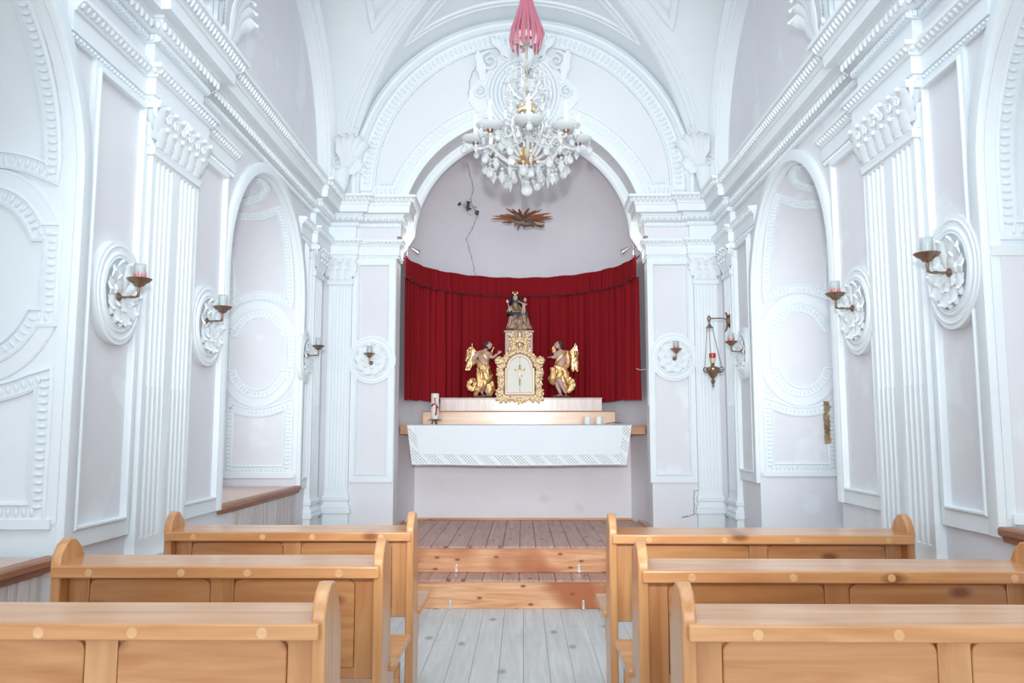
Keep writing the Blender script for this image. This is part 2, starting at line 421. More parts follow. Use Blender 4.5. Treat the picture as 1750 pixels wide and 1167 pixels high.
    for rr in (.27,):
        cp=[(cu+rr*math.cos(a),vm+rr*math.sin(a)) for a in lin(0,2*PI,28)[:-1]]
        band(cp,True)
    # plain border line by the edge
    deco(d,sj,[(.02,base),(.66,base)],[(-.02,0),(-.02,.02),(.02,.02),(.02,0)])
    if plainj:
        deco(d,sj,[(.0,zj(2.13)),(DEP,zj(2.13))],[(-.02,0),(-.02,.012),(.02,.022),(.02,0)])
        pk=MB(); pk.box(W+.04,W+DEP,y1-.008,y1-.003,.99,2.11); trim(pk,'plain pink field on the near right recess','pink',smooth=0)
    trim(d,'moulded stucco panels and oval on the %s %s recess'%(nf,side))
    # raised flat white surround of the jamb: frame border pieces
    fl=MB()
    H_=lambda h:[(-h,0),(-h,.005),(h,.005),(h,0)]
    deco(fl,sj,[(.025,base),(.025,tot*.62)],[(-.024,0),(-.024,.005),(.024,.005),(.024,0)])
    deco(fl,sj,[(.68,base),(.68,tot*.62)],[(-.036,0),(-.036,.005),(.036,.005),(.036,0)])
    ring=[(cu+.40*math.cos(a)*.78,zj(zc)+.425*math.sin(a)) for a in lin(0,2*PI,40)[:-1]]
    if not plainj: deco(fl,sj,ring,[(-.05,0),(-.05,.008),(.045,.008),(.045,0)],True)
    trim(fl,'flat white border round the %s %s recess panels'%(nf,side))
    # raised surround on the room side
    a=MB(); ws=s_side(s)
    zb=.87 if s<0 else .945
    if s==1 and idx==0: zb=.945
    pth=[(y1+.035,zb)]+[(y1+.035,z) for z in (1.5,2.2)]+[( (y0+y1)/2+((y1-y0)/2+.035)*math.cos(t_),ZS+(HA+.035)*math.sin(t_)) for t_ in lin(0,PI,28)]+[(y0-.035,z) for z in (2.2,1.5)]+[(y0-.035,zb)]
    deco(a,ws,pth,[(-.05,0),(-.05,.022),(-.04,.03),(.028,.03),(.036,.02),(.036,0)],step=.2)
    trim(a,'white arched surround of the %s %s recess'%(nf,side))
nwin=0
for s in (-1,1):
    for i in (0,1): recess(s,i)

# ------------------------------------------------------------------ entablature
CORN=[(3.39,.0),(3.39,.022),(3.43,.022),(3.432,.035),(3.445,.055),(3.49,.07),(3.492,.078),(3.508,.078),(3.508,.135),(3.578,.14),(3.58,.15),(3.60,.152),(3.625,.17),(3.645,.195),(3.647,.205),(3.672,.205),(3.68,.0)]
ARCH=[(3.07,.0),(3.07,.018),(3.10,.018),(3.103,.03),(3.19,.03),(3.192,.042),(3.205,.045),(3.225,.062),(3.232,.075),(3.255,.075),(3.262,.0)]
def run(mb,path,prof,ends=True):
    """path: XY polyline walked with the room on its left"""
    m=miters(path,False);n=len(prof);vs=[];fs=[]
    for (x,y),(a,b) in zip(path,m):
        for z,o in prof: vs.append((x+a*o,y+b*o,z))
    for i in range(len(path)-1):
        for q in range(n-1): fs.append((i*n+q,i*n+q+1,(i+1)*n+q+1,(i+1)*n+q))
    fs.append(tuple(range(n))); fs.append(tuple((len(path)-1)*n+q for q in range(n))[::-1])
    mb.add(vs,fs)
def off_path(path,o):
    m=miters(path,False); return [(x+a*o,y+b*o) for (x,y),(a,b) in zip(path,m)]
def row(mb,path,o,z,sp,size,kind='egg'):
    p=off_path(path,o)
    for a,b in zip(p,p[1:]):
        d=Vector((b[0]-a[0],b[1]-a[1],0));L_=d.length
        if L_<.02: continue
        n=max(1,int(L_/sp)); d.normalize(); N=Vector((-d.y,d.x,0)); Mx=Matrix(((d.x,N.x,0,0),(d.y,N.y,0,0),(0,0,1,0),(0,0,0,1)))
        for i in range(n):
            q=Vector((a[0],a[1],z))+d*(L_*(i+.5)/n)
            if kind=='dent': mb.box(-size[0],size[0],-.002,size[1],-size[2],size[2],Matrix.Translation(q)@Mx)
            elif kind=='leaf':
                Mr=Mx@Matrix.Rotation(-.5,4,'X'); mb.blob(q,size,Mr,6,4)
            else: mb.blob(q,size,Mx,8,5)
PRO=.05
P1={-1:(4.10,4.70),1:(3.90,4.50)}   # near pilasters
def side_path(s,ya,yb):
    """left wall walked so that the room is on the left of travel"""
    w=W; pr=W-PRO; a,b=P1[s]; pts=[]
    cand=[(w,ya),(w,a-.03),(pr,a-.03),(pr,b+.03),(w,b+.03),(w,7.43),(pr,7.43),(pr,yb)]
    return [(s*x,y) for x,y in cand]
def clip(path,ya,yb):
    out=[]
    for (x0,y0),(x1,y1) in zip(path,path[1:]):
        if y1<=ya-1e-6 or y0>=yb+1e-6: continue
        if y1-y0<1e-6:
            if ya<=y0<=yb: out+=[(x0,y0),(x1,y1)]
            continue
        t0=max(0,(ya-y0)/(y1-y0));t1=min(1,(yb-y0)/(y1-y0))
        out+=[(x0+(x1-x0)*t0,y0+(y1-y0)*t0),(x0+(x1-x0)*t1,y0+(y1-y0)*t1)]
    r=[out[0]]
    for p in out[1:]:
        if math.hypot(p[0]-r[-1][0],p[1]-r[-1][1])>1e-5: r.append(p)
    return r
def ornament_cornice(mb,path):
    row(mb,path,.066,3.462,.052,(.017,.014,.026))
    row(mb,path,.022,3.41,.030,(.009,.012,.014),'dent')
    row(mb,path,.178,3.622,.044,(.014,.012,.026),'leaf')
def ornament_arch(mb,path):
    row(mb,path,.020,3.085,.030,(.010,.012,.010))
    row(mb,path,.058,3.222,.040,(.013,.012,.020),'leaf')
for s in (-1,1):
    side='left' if s<0 else 'right'
    full=side_path(s,YB,YF-PRO)
    jx=s*1.25
    full=full+[(s*1.65,YF-PRO),(s*1.65,YF),(s*1.25,YF),(s*1.255,YF+.27)]
    def orient(p): return p if s>0 else p
    # with the room on the left: right wall is walked forward (+y): left normal = -x ; left wall must be walked backward
    def fixp(p): return p if s>0 else p[::-1]
    mb=MB(); run(mb,fixp(full),CORN); ornament_cornice(mb,fixp(full))
    trim(mb,'projecting plaster cornice with egg and leaf bands, along the %s wall'%side)
    # frieze (flat white band only where it breaks forward) and architrave, interrupted by the arches
    segs=[]
    (a0,a1),(b0,b1)=REC[s]
    g=.085
    segs.append(clip(side_path(s,YB,YF-PRO),b1-.15,a0+.02))
    last=clip(side_path(s,YB,YF-PRO),a1-.16,YF-PRO)
    last=last+full[len(side_path(s,YB,YF-PRO)):]
    segs.append(last)
    mb=MB()
    for sg in segs:
        run(mb,fixp(sg),ARCH); ornament_arch(mb,fixp(sg))
    trim(mb,'plaster architrave with bead and leaf rows, along the %s wall'%side)
    # break-forward blocks behind pilasters
    mb=MB(); a,b=P1[s]
    mb.box(min(s*W,s*(W-PRO)),max(s*W,s*(W-PRO)),a-.03,b+.03,3.07,3.4)
    mb.box(min(s*W,s*(W-PRO)),max(s*W,s*(W-PRO)),7.43,YF,3.07,3.4)
    mb.box(min(s*(W),s*1.65),max(s*(W),s*1.65),YF-PRO,YF+.0,3.07,3.4)
    trim(mb,'white frieze blocks above the %s pilasters'%side,smooth=0)

# ------------------------------------------------------------------ pilasters, capitals
def fluted(mb,w,d,z0,z1,groups,zc=None):
    """pilaster shaft standing at y=0 face -y, centre x=0; groups = list of (x0,x1,nflutes)"""
    pts=[(-w/2,0),(-w/2,-d)]
    for x0,x1,n in groups:
        p=(x1-x0)/n
        for i in range(n):
            a=x0+p*i+p*.14;b=x0+p*(i+1)-p*.14;r=(b-a)/2;c=(a+b)/2
            pts.append((a,-d))
            for k in range(1,6): pts.append((c-r*math.cos(PI*k/6),-d+r*.75*math.sin(PI*k/6)))
            pts.append((b,-d))
    pts+=[(w/2,-d),(w/2,0)]
    n=len(pts)
    def at(z,f): return [(x,(-d+(y+d)*f) if 0<i<n-1 and abs(y)>1e-9 else y,z) for i,(x,y) in enumerate(pts)]
    levels=[(z0,0),(z0+.03,0),(z0+.035,.35),(zc,.35),(zc+.012,1),(z1-.035,1),(z1-.03,0),(z1,0)] if zc else [(z0,0),(z0+.03,0),(z0+.035,1),(z1-.035,1),(z1-.03,0),(z1,0)]
    vs=[];fs=[]
    for z,f in levels: vs+=at(z,f)
    for j in range(len(levels)-1):
        for i in range(n-1): fs.append((j*n+i,j*n+i+1,(j+1)*n+i+1,(j+1)*n+i))
    mb.add(vs,fs)
def molded(mb,w,d,prof):
    """rectangular moulding blocks: prof list (z,extra)"""
    vs=[];fs=[]
    for z,e in prof:
        vs+=[(-w/2-e,0,z),(-w/2-e,-d-e,z),(w/2+e,-d-e,z),(w/2+e,0,z)]
    for j in range(len(prof)-1):
        for i in range(3): fs.append((j*4+i,j*4+i+1,(j+1)*4+i+1,(j+1)*4+i))
    fs.append((0,3,2,1)); k=(len(prof)-1)*4; fs.append((k,k+1,k+2,k+3))
    mb.add(vs,fs)
def leaf(mb,P,T,N,length,width,curl=.6,thick=.006,lobes=3):
    """acanthus-like leaf growing from P along T, lying on plane with normal N, tip curling towards N"""
    P,T,N=Vector(P),Vector(T).normalized(),Vector(N).normalized(); B=T.cross(N).normalized()
    n=9; vs=[];fs=[]
    for i in range(n+1):
        t=i/n; ang=curl*PI*max(0,t-.45)/.55
        c=P+T*(length*(t if t<.5 else .5+math.sin(min(ang,PI))*.28/ max(curl,.3)*.6+ (t-.5)*.35))+N*(length*.10*math.sin(t*PI*.8)+length*(1-math.cos(ang))*.16)
        w=width*.5*math.sin(PI*min(1,(t*.86+.14)))**.7*(1+.22*math.sin(t*PI*2*lobes))
        for q in (-1,-.5,0,.5,1):
            vs.append(c+B*(w*q)+N*(thick+thick*2.2*(1-abs(q))*(1 if q else .6)))
        for q in (-1,1): vs.append(c+B*(w*q*.9))
    for i in range(n):
        a=i*7;b=(i+1)*7
        for q in range(4): fs.append((a+q,a+q+1,b+q+1,b+q))
        fs.append((a+5,a,b,b+5)); fs.append((a+4,a+6,b+6,b+4))
    fs.append((0,1,2,3,4,6,5)); k=n*7; fs.append((k+5,k+6,k+4,k+3,k+2,k+1,k))
    mb.add(vs,fs)
    tip=(vs[n*7]+vs[n*7+4])/2; r_=width*.11; mb.blob(tip-T*r_*.4+N*r_*.2,(r_,r_,r_),None,6,4)
def scroll(mb,C,U,V,r,turns=1.6,th=.012,sgn=1,a0=0,n=26):
    C,U,V=Vector(C),Vector(U),Vector(V); pts=[];rr=[]
    for i in range(n):
        t=i/(n-1);a=a0+sgn*turns*2*PI*t;q=r*(1-t)**.9+.004
        pts.append(C+U*(q*math.cos(a))+V*(q*math.sin(a)));rr.append(th*(1-.45*t))
    mb.tube(pts,rr,6)
def capital(mb,w,d,z0,z1):
    h=z1-z0
    vs=[]
    prof=[(z0,.014),(z0+.02,.02),(z0+.03,.004),(z0+.05,0),(z0+h*.6,.005),(z0+h*.84,.03),(z0+h*.86,.045),(z1-.012,.055),(z1,.055)]
    molded(mb,w,d,prof)
    nl=max(3,int(round(w/.095)))
    for r_,(zb,hh,o) in enumerate(((z0+.03,h*.38,.0),(z0+.06,h*.62,-.002))):
        for i in range(nl+r_):
            x=-w/2+w*(i+.5)/(nl+r_) if r_==0 else -w/2+w*i/nl
            leaf(mb,(x,-d-o,zb),(0,-.1,1),(0,-1,0),hh*1.15,w/nl*1.25,.6,.006)
    for i in range(nl):
        x=-w/2+w*(i+.5)/nl; scroll(mb,(x,-d-.050,z0+h*.72),(1,0,0),(0,0,1),h*.085,1.4,.008,1 if i%2 else -1,PI/2); mb.blob((x+w/nl*.4,-d-.045,z0+h*.84),(.014,.012,.016),None,7,5)
    for sx in (-1,1):
        leaf(mb,(sx*(w/2),-d*.5,z0+.03),(sx*.15,0,1),(sx,0,0),h*.5,d*1.2,.7,.005)
        scroll(mb,(sx*(w/2+.01),-d-.022,z0+h*.76),(1,0,0),(0,0,1),h*.16,1.5,.013,-sx,PI/2)
        scroll(mb,(sx*(w*.16),-d-.016,z0+h*.74),(1,0,0),(0,0,1),h*.10,1.4,.009,sx,PI/2)
    mb.blob((0,-d-.05,z1-h*.12),(.032,.02,.03)); 
    for i in range(6):
        a=i*PI/3; mb.blob((.026*math.cos(a),-d-.055,z1-h*.12+.026*math.sin(a)),(.014,.012,.014),None,6,4)
def place(mb,loc,rz): 
    T=Matrix.Translation(Vector(loc))@Matrix.Rotation(rz,4,'Z')
    mb.v=[T@v for v in mb.v]; return mb
def pilaster(loc,rz,w,d,label,groups,base=(.62,.81),foot=0.0):
    mb=MB(); z0,z1=base
    molded(mb,w,d,[(foot,.012),(z0-.03,.012),(z0-.028,.03),(z0,.03),(z0+.004,.022),(z0+.03,.026),(z0+.05,.018),(z0+.055,.008),(z0+.08,.006),(z0+.09,.016),(z0+.12,.016),(z0+.14,.004),(z1,.0)])
    fluted(mb,w,d,z1,2.82,groups,1.60)
    molded(mb,w,d,[(2.80,.0),(2.805,.014),(2.825,.014),(2.83,.0)])
    capital(mb,w,d,2.825,3.08)
    place(mb,loc,rz); return trim(mb,label,smooth=30)
def g44(w): return [(-w/2+.03,-w*.07,4),(w*.07,w/2-.03,4)]
for s in (-1,1):
    side='left' if s<0 else 'right'; a,b=P1[s]; rz=PI/2 if s<0 else -PI/2
    pilaster((s*W,(a+b)/2,0),rz,b-a-.02,.05,'wide fluted white pilaster between the two %s recesses'%side,g44(b-a-.02))
    pilaster((s*W,7.60,0),rz,.29,.05,'narrow fluted white pilaster on the %s wall by the altar corner'%side,[(-.12,.12,5)])
    pilaster((s*1.795,YF,0),0,.225,.05,'fluted white corner pilaster %s of the altar arch'%side,[(-.095,.095,6)])
# ------------------------------------------------------------------ wall panels
def panel(surf,u0,u1,z0,z1,iu0,iu1,label,iz0=None,iz1=None,med=None,side=1):
    """raised white frame: a ring of flat slabs round a recessed pink field"""
    mb=MB(); iz0=iz0 or z0+.085; iz1=iz1 or z1-.04; t=.022
    def slab(a,b,c,d):
        if b-a<.004 or d-c<.004: return
        q=[surf(a,c),surf(b,c),surf(b,d),surf(a,d)]
        vs=[p for p,n in q]+[p+n*t for p,n in q]
        mb.add(vs,[(0,1,2,3),(4,5,6,7),(0,1,5,4),(1,2,6,5),(2,3,7,6),(3,0,4,7)])
    slab(u0,u1,z0,iz0);slab(u0,u1,iz1,z1);slab(u0,iu0,iz0,iz1);slab(iu1,u1,iz0,iz1)
    deco(mb,surf,[(iu0,iz0),(iu1,iz0),(iu1,iz1),(iu0,iz1)],[(-.010,0),(-.010,.028),(-.004,.034),(.004,.034),(.008,.024),(.008,0)],True,step=.5)
    return trim(mb,label,smooth=0)
for s in (-1,1):
    side='left' if s<0 else 'right'; ws=s_side(s); zb=.87 if s<0 else .945
    (a0,a1),(b0,b1)=REC[s]; p0,p1=P1[s]
    panel(ws,b1+.07,p0,zb,3.07,b1+.10,p0-.05,'tall white framed plaster panel left of the near %s pilaster'%side if s<0 else 'tall white framed plaster panel right of the near right pilaster')
    panel(ws,p1,a0-.07,zb,3.07,p1+.05,a0-.12,'tall white framed plaster panel between the near %s pilaster and the far recess'%side)
    panel(ws,a1+.07,7.45,zb,3.07,a1+.09,7.42,'slim white framed plaster panel by the %s corner pilaster'%side)
    fx=s_front(YF)
    u0,u1=(-1.68,-1.255) if s<0 else (1.23,1.68)
    panel(fx,u0,u1,.88,3.07,(u0+.06) if s<0 else u0+.055,(u1-.06) if s<0 else u1-.06,'white framed plaster panel on the altar wall, %s of the niche'%side,.955,3.01)
def medallion(surf,u,z,ru,rz_,label,rel=1.0):
    mb=MB()
    def ell(k,n=44): return [(u+ru*k*math.cos(a),z+rz_*k*math.sin(a)) for a in lin(0,2*PI,n)[:-1]]
    # disc
    P0,N0=surf(u,z); t=.037
    pts=ell(1.0);vs=[surf(*p)[0] for p in pts]+[surf(*p)[0]+N0*t for p in pts];n=len(pts)
    mb.add(vs,[tuple(range(n,2*n))]+[(i,(i+1)%n,n+(i+1)%n,n+i) for i in range(n)])
    sf=lambda a,b:(surf(a,b)[0]+N0*t,N0)
    deco(mb,sf,ell(.74),[(-.012,0),(-.008,.008),(.0,.011),(.008,.007),(.012,0)],True)
    deco(mb,sf,ell(.90),[(-.006,0),(-.003,.006),(.003,.006),(.006,0)],True)
    deco(mb,sf,ell(.68),[(-.008,0),(-.004,.010),(.004,.010),(.008,0)],True)
    # swirling acanthus relief
    e1=(surf(u+.01,z)[0]-P0).normalized(); e2=Vector((0,0,1))
    for k in range(10):
        a=2*PI*k/10+.2; c=P0+N0*(t)+e1*(ru*.30*math.cos(a))+e2*(rz_*.30*math.sin(a))
        T=e1*math.cos(a+.8)+e2*math.sin(a+.8)
        leaf(mb,c,T,N0,ru*.44,ru*.36,.6,.006)
    for k in range(7):
        a=2*PI*k/7; c=P0+N0*t+e1*(ru*.08*math.cos(a))+e2*(rz_*.08*math.sin(a))
        leaf(mb,c,e1*math.cos(a+.5)+e2*math.sin(a+.5),N0,ru*.36,ru*.26,.6,.008)
    for k in range(5):
        a=-PI/2+(k-2)*.42; c=P0+N0*(t+.01)+e1*(ru*.56*math.cos(a))+e2*(rz_*.58*math.sin(a))
        mb.blob(c,(.016,.016,.022),None,8,5)
    return trim(mb,label)
MED={(-1,'near'):(3.86,2.035,.225,.25),(-1,'mid'):(4.98,2.02,.25,.25),(-1,'far'):(7.28,2.03,.19,.235),
     (1,'near'):(3.665,2.09,.225,.26),(1,'mid'):(4.72,2.07,.24,.26),(1,'far'):(7.20,2.05,.19,.235)}
for (s,w),(y,z,a,b) in MED.items():
    side='left' if s<0 else 'right'
    words={'near':'nearest the camera','mid':'just past the wide pilaster','far':'next to the altar corner'}[w]
    medallion(s_side(s),y,z,a,b,'oval stucco medallion on the %s wall, %s'%(side,words))
medallion(s_front(YF),-1.475,2.065,.235,.235,'round stucco medallion on the altar wall, left of the curtain')
medallion(s_front(YF),1.47,2.09,.235,.235,'round stucco medallion on the altar wall, right of the curtain')

# ------------------------------------------------------------------ front wall, jambs, apse
AR=1.215; AZ=3.30   # niche arch
def front_wall():
    mb=MB(); m2=MB(); ZL=3.70; xl=math.sqrt(AR*AR-(ZL-AZ)**2)
    xs=sorted(set([round(v,4) for v in lin(-2.0,2.0,20)]+[round(AR*math.cos(PI*i/40),4) for i in range(41)]+[-1.25,1.25,round(xl,4),-round(xl,4)]))
    f=lambda x:AZ+math.sqrt(max(0,AR*AR-x*x))
    def q(m,a,b,za,zb,zt): m.add([(a,YF,za),(b,YF,zb),(b,YF,zt),(a,YF,zt)],[(0,1,2,3)])
    for a,b in zip(xs,xs[1:]):
        m=(a+b)/2
        if abs(m)<xl: q(m2,a,b,f(a),f(b),5.8)
        elif abs(m)<AR: q(mb,a,b,min(f(a),ZL),min(f(b),ZL),ZL); q(m2,a,b,ZL,ZL,5.8)
        elif abs(m)<1.25: q(mb,a,b,AZ,AZ,ZL); q(m2,a,b,ZL,ZL,5.8)
        else: q(mb,a,b,0,0,ZL); q(m2,a,b,ZL,ZL,5.8)
    struct(m2.build('wall_front_lunette',M['pale'],smooth=0,fix=False),'lunette wall above the niche cornice, whitened as if overexposed')
    return struct(mb.build('wall_front',M['pink'],smooth=0,fix=False),'altar end wall of pale pink plaster round the arched niche')
wallF=front_wall()
def jambs():
    mb=MB()
    for s in (-1,1):
        mb.add([(s*1.25,YF,0),(s*1.25,YF+.28,0),(s*1.25,YF+.28,AZ+.1),(s*1.25,YF,AZ+.1)],[(0,1,2,3)])
    pts=[(AR*math.cos(a),AZ+AR*math.sin(a)) for a in lin(0,PI,40)]
    k=len(pts)
    mb.add([(x,YF,z) for x,z in pts]+[(x,YF+.28,z) for x,z in pts],[(i,i+1,k+i+1,k+i) for i in range(k-1)])
    struct(mb.build('wall_niche_jamb',M['pink'],smooth=40,fix=False),'pink plaster reveal of the altar niche')
jambs()
def apse():
    mb=MB(); X0,D0,Y0=1.27,1.42,YF+.26
    fn=lambda z,a:(X0*math.cos(a),Y0+D0*math.sin(a),z)
    us=lin(0,PI,48)
    mb.grid(lambda u,v:fn(v,u),us,lin(.2,AZ,8))
    H_=1.24
    mb.grid(lambda u,v:(X0*math.cos(u)*math.cos(v),Y0+D0*math.sin(u)*math.cos(v),AZ+H_*math.sin(v)),us,lin(0,PI/2,24))
    # ring closing the dome mouth against the soffit
    return struct(mb.build('wall_apse',M['lilac'],smooth=60,fix=False),'rounded grey-lilac plaster apse behind the altar')
wallA=apse()
# arch mouldings
mb=MB(); sf=s_front(YF)
def arc(r,cz,a0=0.,a1=PI,n=44): return [(r*math.cos(a),cz+r*math.sin(a)) for a in lin(a0,a1,n)]
deco(mb,sf,arc(AR+.062,AZ,.25,PI-.25),[(-.064,0),(-.064,.03),(-.05,.036),(-.02,.036),(-.018,.026),(.05,.026),(.062,.02),(.062,0)],step=.2)
eggs(mb,sf,arc(AR+.150,AZ,.24,PI-.24),0,.055,(.018,.028,.014))
deco(mb,sf,arc(AR+.150,AZ,.24,PI-.24),[(-.032,0),(-.032,.012),(.032,.012),(.032,0)],step=.2)
deco(mb,sf,arc(AR+.205,AZ,.23,PI-.23),[(-.012,0),(-.006,.016),(.006,.016),(.012,0)],step=.2)
trim(mb,'broad white arch moulding round the altar niche')
mb=MB(); s2=s_front(YF+.27)
deco(mb,s2,[(1.235,AZ-.02)]+arc(1.17,AZ,.0,PI)[1:-1]+[(-1.235,AZ-.02)],[(-.045,-.01),(-.045,.02),(-.03,.035),(-.005,.03),(.0,.02),(.03,.02),(.045,.01),(.06,-.02)],step=.2)
trim(mb,'inner white arch rib of the altar niche')
# lunette bands
mb=MB(); fl=s_front(YF)
a_=.0
deco(mb,fl,arc(1.68,ZC-.02,-.05,PI+.05),[(-.035,0),(-.035,.05),(-.02,.06),(.0,.045),(.012,.05),(.035,.07),(.05,.07),(.06,.0)],step=.2)
deco(mb,fl,arc(1.56,ZC-.02,-.03,PI+.03),[(-.085,0),(-.085,.022),(-.07,.03),(-.06,.018),(.06,.018),(.07,.03),(.085,.03),(.085,0)],step=.2)
eggs(mb,fl,arc(1.56,ZC-.02,0,PI),.0,.052,(.017,.042,.018),lift=.02)
eggs(mb,fl,arc(1.475,ZC-.02,0,PI),.0,.026,(.008,.010,.012),lift=.012,nu=5,nv=3)
for s in (-1,1):   # horizontal returns at the foot of the lunette
    p=[(s*1.52,3.76),(s*1.27,3.76)]
    deco(mb,fl,p,[(-.05,0),(-.05,.022),(.05,.022),(.05,0)]); eggs(mb,fl,p,0,.045,(.016,.036,.018),lift=.02)
    p=[(s*1.43,3.835),(s*1.24,3.835)]; eggs(mb,fl,p,0,.026,(.008,.010,.012),nu=5,nv=3)
trim(mb,'double arched stucco band round the lunette above the niche')
for s in (-1,1):
    side='left' if s<0 else 'right'
    mb=MB(); ss=s_side(s)
    def arcy(r,a0=0.,a1=PI): return [(YC+r*math.cos(a),ZC-.02+r*math.sin(a)) for a in lin(a0,a1,40)]
    deco(mb,ss,arcy(1.56),[(-.17,0),(-.17,.09),(-.155,.10),(.18,.10),(.18,0)],step=.2)
    s3=s_side(s,W-.10)
    deco(mb,s3,arcy(1.43),[(-.035,0),(-.035,.012),(-.025,.02),(-.02,.006),(.02,.006),(.03,.02),(.035,0)],step=.2); eggs(mb,s3,arcy(1.43),0,.03,(.010,.016,.012),nu=5,nv=3)
    deco(mb,s3,arcy(1.60),[(-.06,0),(-.06,.02),(-.045,.03),(-.03,.012),(.02,.012),(.035,.03),(.05,.02),(.055,0)],step=.2); eggs(mb,s3,arcy(1.60),-.005,.04,(.012,.02,.012),nu=5,nv=3)
    trim(mb,'white stucco wall arch springing over the %s wall'%side)
# vault
mb=MB(); g=sorted(set([round(v,4) for v in lin(-1.96,1.96,56)]+[1.74,-1.74]))
vs=[];n=len(g)
for x in g:
    for y in g:
        P,_=s_vault(x,min(1.8,max(-1.8,y))); vs.append(P)
mb.add(vs,[(i*n+j,i*n+j+1,(i+1)*n+j+1,(i+1)*n+j) for i in range(n-1) for j in range(n-1)])
# transverse arch and the simpler bay over the camera
mb.grid(lambda u,v:(W*math.cos(v),u,ZC-.05+1.70*math.sin(v)),lin(4.0,4.72,2),lin(0,PI,40))
mb.grid(lambda u,v:(2.02*math.cos(v),u,ZC-.02+1.95*math.sin(v)),lin(YB,4.01,6),lin(0,PI,40))
struct(mb.build('ceiling',M['white'],smooth=30,fix=False),'white plaster groin vault over the chapel')
# ribs along the groins + triangular frames
mb=MB()
RIB=[(-.03,0),(-.03,.012),(-.018,.02),(.018,.02),(.03,.012),(.03,0)]
for sx in (-1,1):
    for sy in (-1,1):
        for off in (.0,.055,.115):
            for cell in (0,1):
                pth=[]
                for t in lin(.05,1.66,40):
                    o=off/1.0
                    p=(t,t+o) if cell==0 else (t+o,t)
                    if max(p)>1.74: continue
                    pth.append((sx*p[0],sy*p[1]))
                if off==0 and cell==1: continue
                deco(mb,s_vault,pth,[(-.016,0),(-.012,.012),(.012,.012),(.016,0)] if off else [(-.03,0),(-.02,.02),(.02,.02),(.03,0)],step=.2)
trim(mb,'moulded diagonal ribs of the vault')
mb=MB()
def tri_frame(mk,outer,gap):
    # mk maps (t along wall, d toward crown from wall) of a cell to vault params
    lo=outer; pts=[mk(t,lo) for t in lin(-lo+gap,lo-gap,30)]+[mk(t,abs(t)+gap) for t in lin(lo-gap,.08,16)[1:]]+[mk(t,abs(t)+gap) for t in lin(-.08,-(lo-gap),16)[:-1]]
    return pts
F3=[(-.045,0),(-.045,.012),(-.032,.02),(-.022,.008),(.022,.008),(.032,.02),(.045,.012),(.045,0)]
for mk in (lambda t,d:(t,d),lambda t,d:(t,-d),lambda t,d:(d,t),lambda t,d:(-d,t)):
    deco(mb,s_vault,tri_frame(mk,1.40,.30),F3,True,step=.08)
trim(mb,'triangular stucco frames on the vault cells')
# leaf consoles where the ribs land
def console(mb,P,T,N,k=1.0):
    P,T,N=Vector(P),Vector(T),Vector(N)
    B=T.cross(N)
    for a in (-.55,-.28,0,.28,.55):
        leaf(mb,P,T*math.cos(a)+B*math.sin(a),N,.30*k,.09*k,.8,.01)
    for sg in (-1,1): scroll(mb,P+B*(.07*sg*k)+T*.02,B,T,.05*k,1.4,.012,sg,0)
mb=MB()
for s in (-1,1):
    nrm=Vector((-s,-1,-.25)).normalized(); up=Vector((0,0,1)); up=(up-nrm*up.dot(nrm)).normalized()
    console(mb,(s*1.76,YF-.14,3.98),up,nrm,1.25)
    mb.lathe([(0,.3),(.10,.26),(.12,.0),(.09,-.2),(.05,-.34)],12,Matrix.Translation((s*1.83,YF-.06,4.0)))
    console(mb,(s*1.70,YF-.06,3.92),(-s*.2,0,1),(0,-1,-.1),.7)
    console(mb,(s*1.82,4.80,3.74),(0,.1,1),(-s,.2,-.1),1.3)
trim(mb,'stucco leaf consoles under the vault ribs')
# cartouche above the niche
mb=MB(); fl=s_front(YF)
def cart_ring(r1,r2,h,w=.02):
    deco(mb,fl,[(.01+r1*math.cos(a),4.76+r2*math.sin(a)) for a in lin(0,2*PI,40)[:-1]],[(-w,0),(-w*.6,h),(w*.6,h),(w,0)],True)
pl=[]
for a in lin(0,2*PI,60)[:-1]:
    r=1+.07*math.cos(4*a)+.05*math.cos(6*a); pl.append((.01+.50*r*math.cos(a),4.74+.47*r*math.sin(a)))
mb.prism(pl,(0,YF,0),(1,0,0),(0,0,1),(0,-1,0),.03)
fl=s_front(YF-.03)
for k,(a,b) in enumerate(((.36,.40),(.32,.36),(.28,.32),(.24,.28),(.20,.24))): cart_ring(a,b,.02)
U_,V_=(1,0,0),(0,0,1)
for sx in (-1,1):
    for (cx,cz,r,sg) in ((.40,4.42,.10,1),(.34,5.10,.10,-1),(.16,5.18,.09,1),(.44,4.78,.07,1),(.20,4.36,.08,-1)):
        scroll(mb,(.01+sx*cx,YF-.05,cz),U_,V_,r,1.7,.018,sx*sg,PI/2)
    leaf(mb,(.01+sx*.06,YF-.03,5.10),(sx*.8,0,.7),(0,-1,0),.34,.10,.4,.006)
    leaf(mb,(.01+sx*.40,YF-.03,4.9),(sx*.2,0,1),(0,-1,0),.30,.09,.5,.006)
    leaf(mb,(.01+sx*.10,YF-.03,4.30),(sx*.7,0,-.5),(0,-1,0),.26,.09,.5,.006)
for k in range(7): leaf(mb,(.01,YF-.03,5.12),(math.sin((k-3)*.35),0,math.cos((k-3)*.35)),(0,-1,0),.24,.07,.4,.006)
trim(mb,'scrolled stucco cartouche above the niche arch')

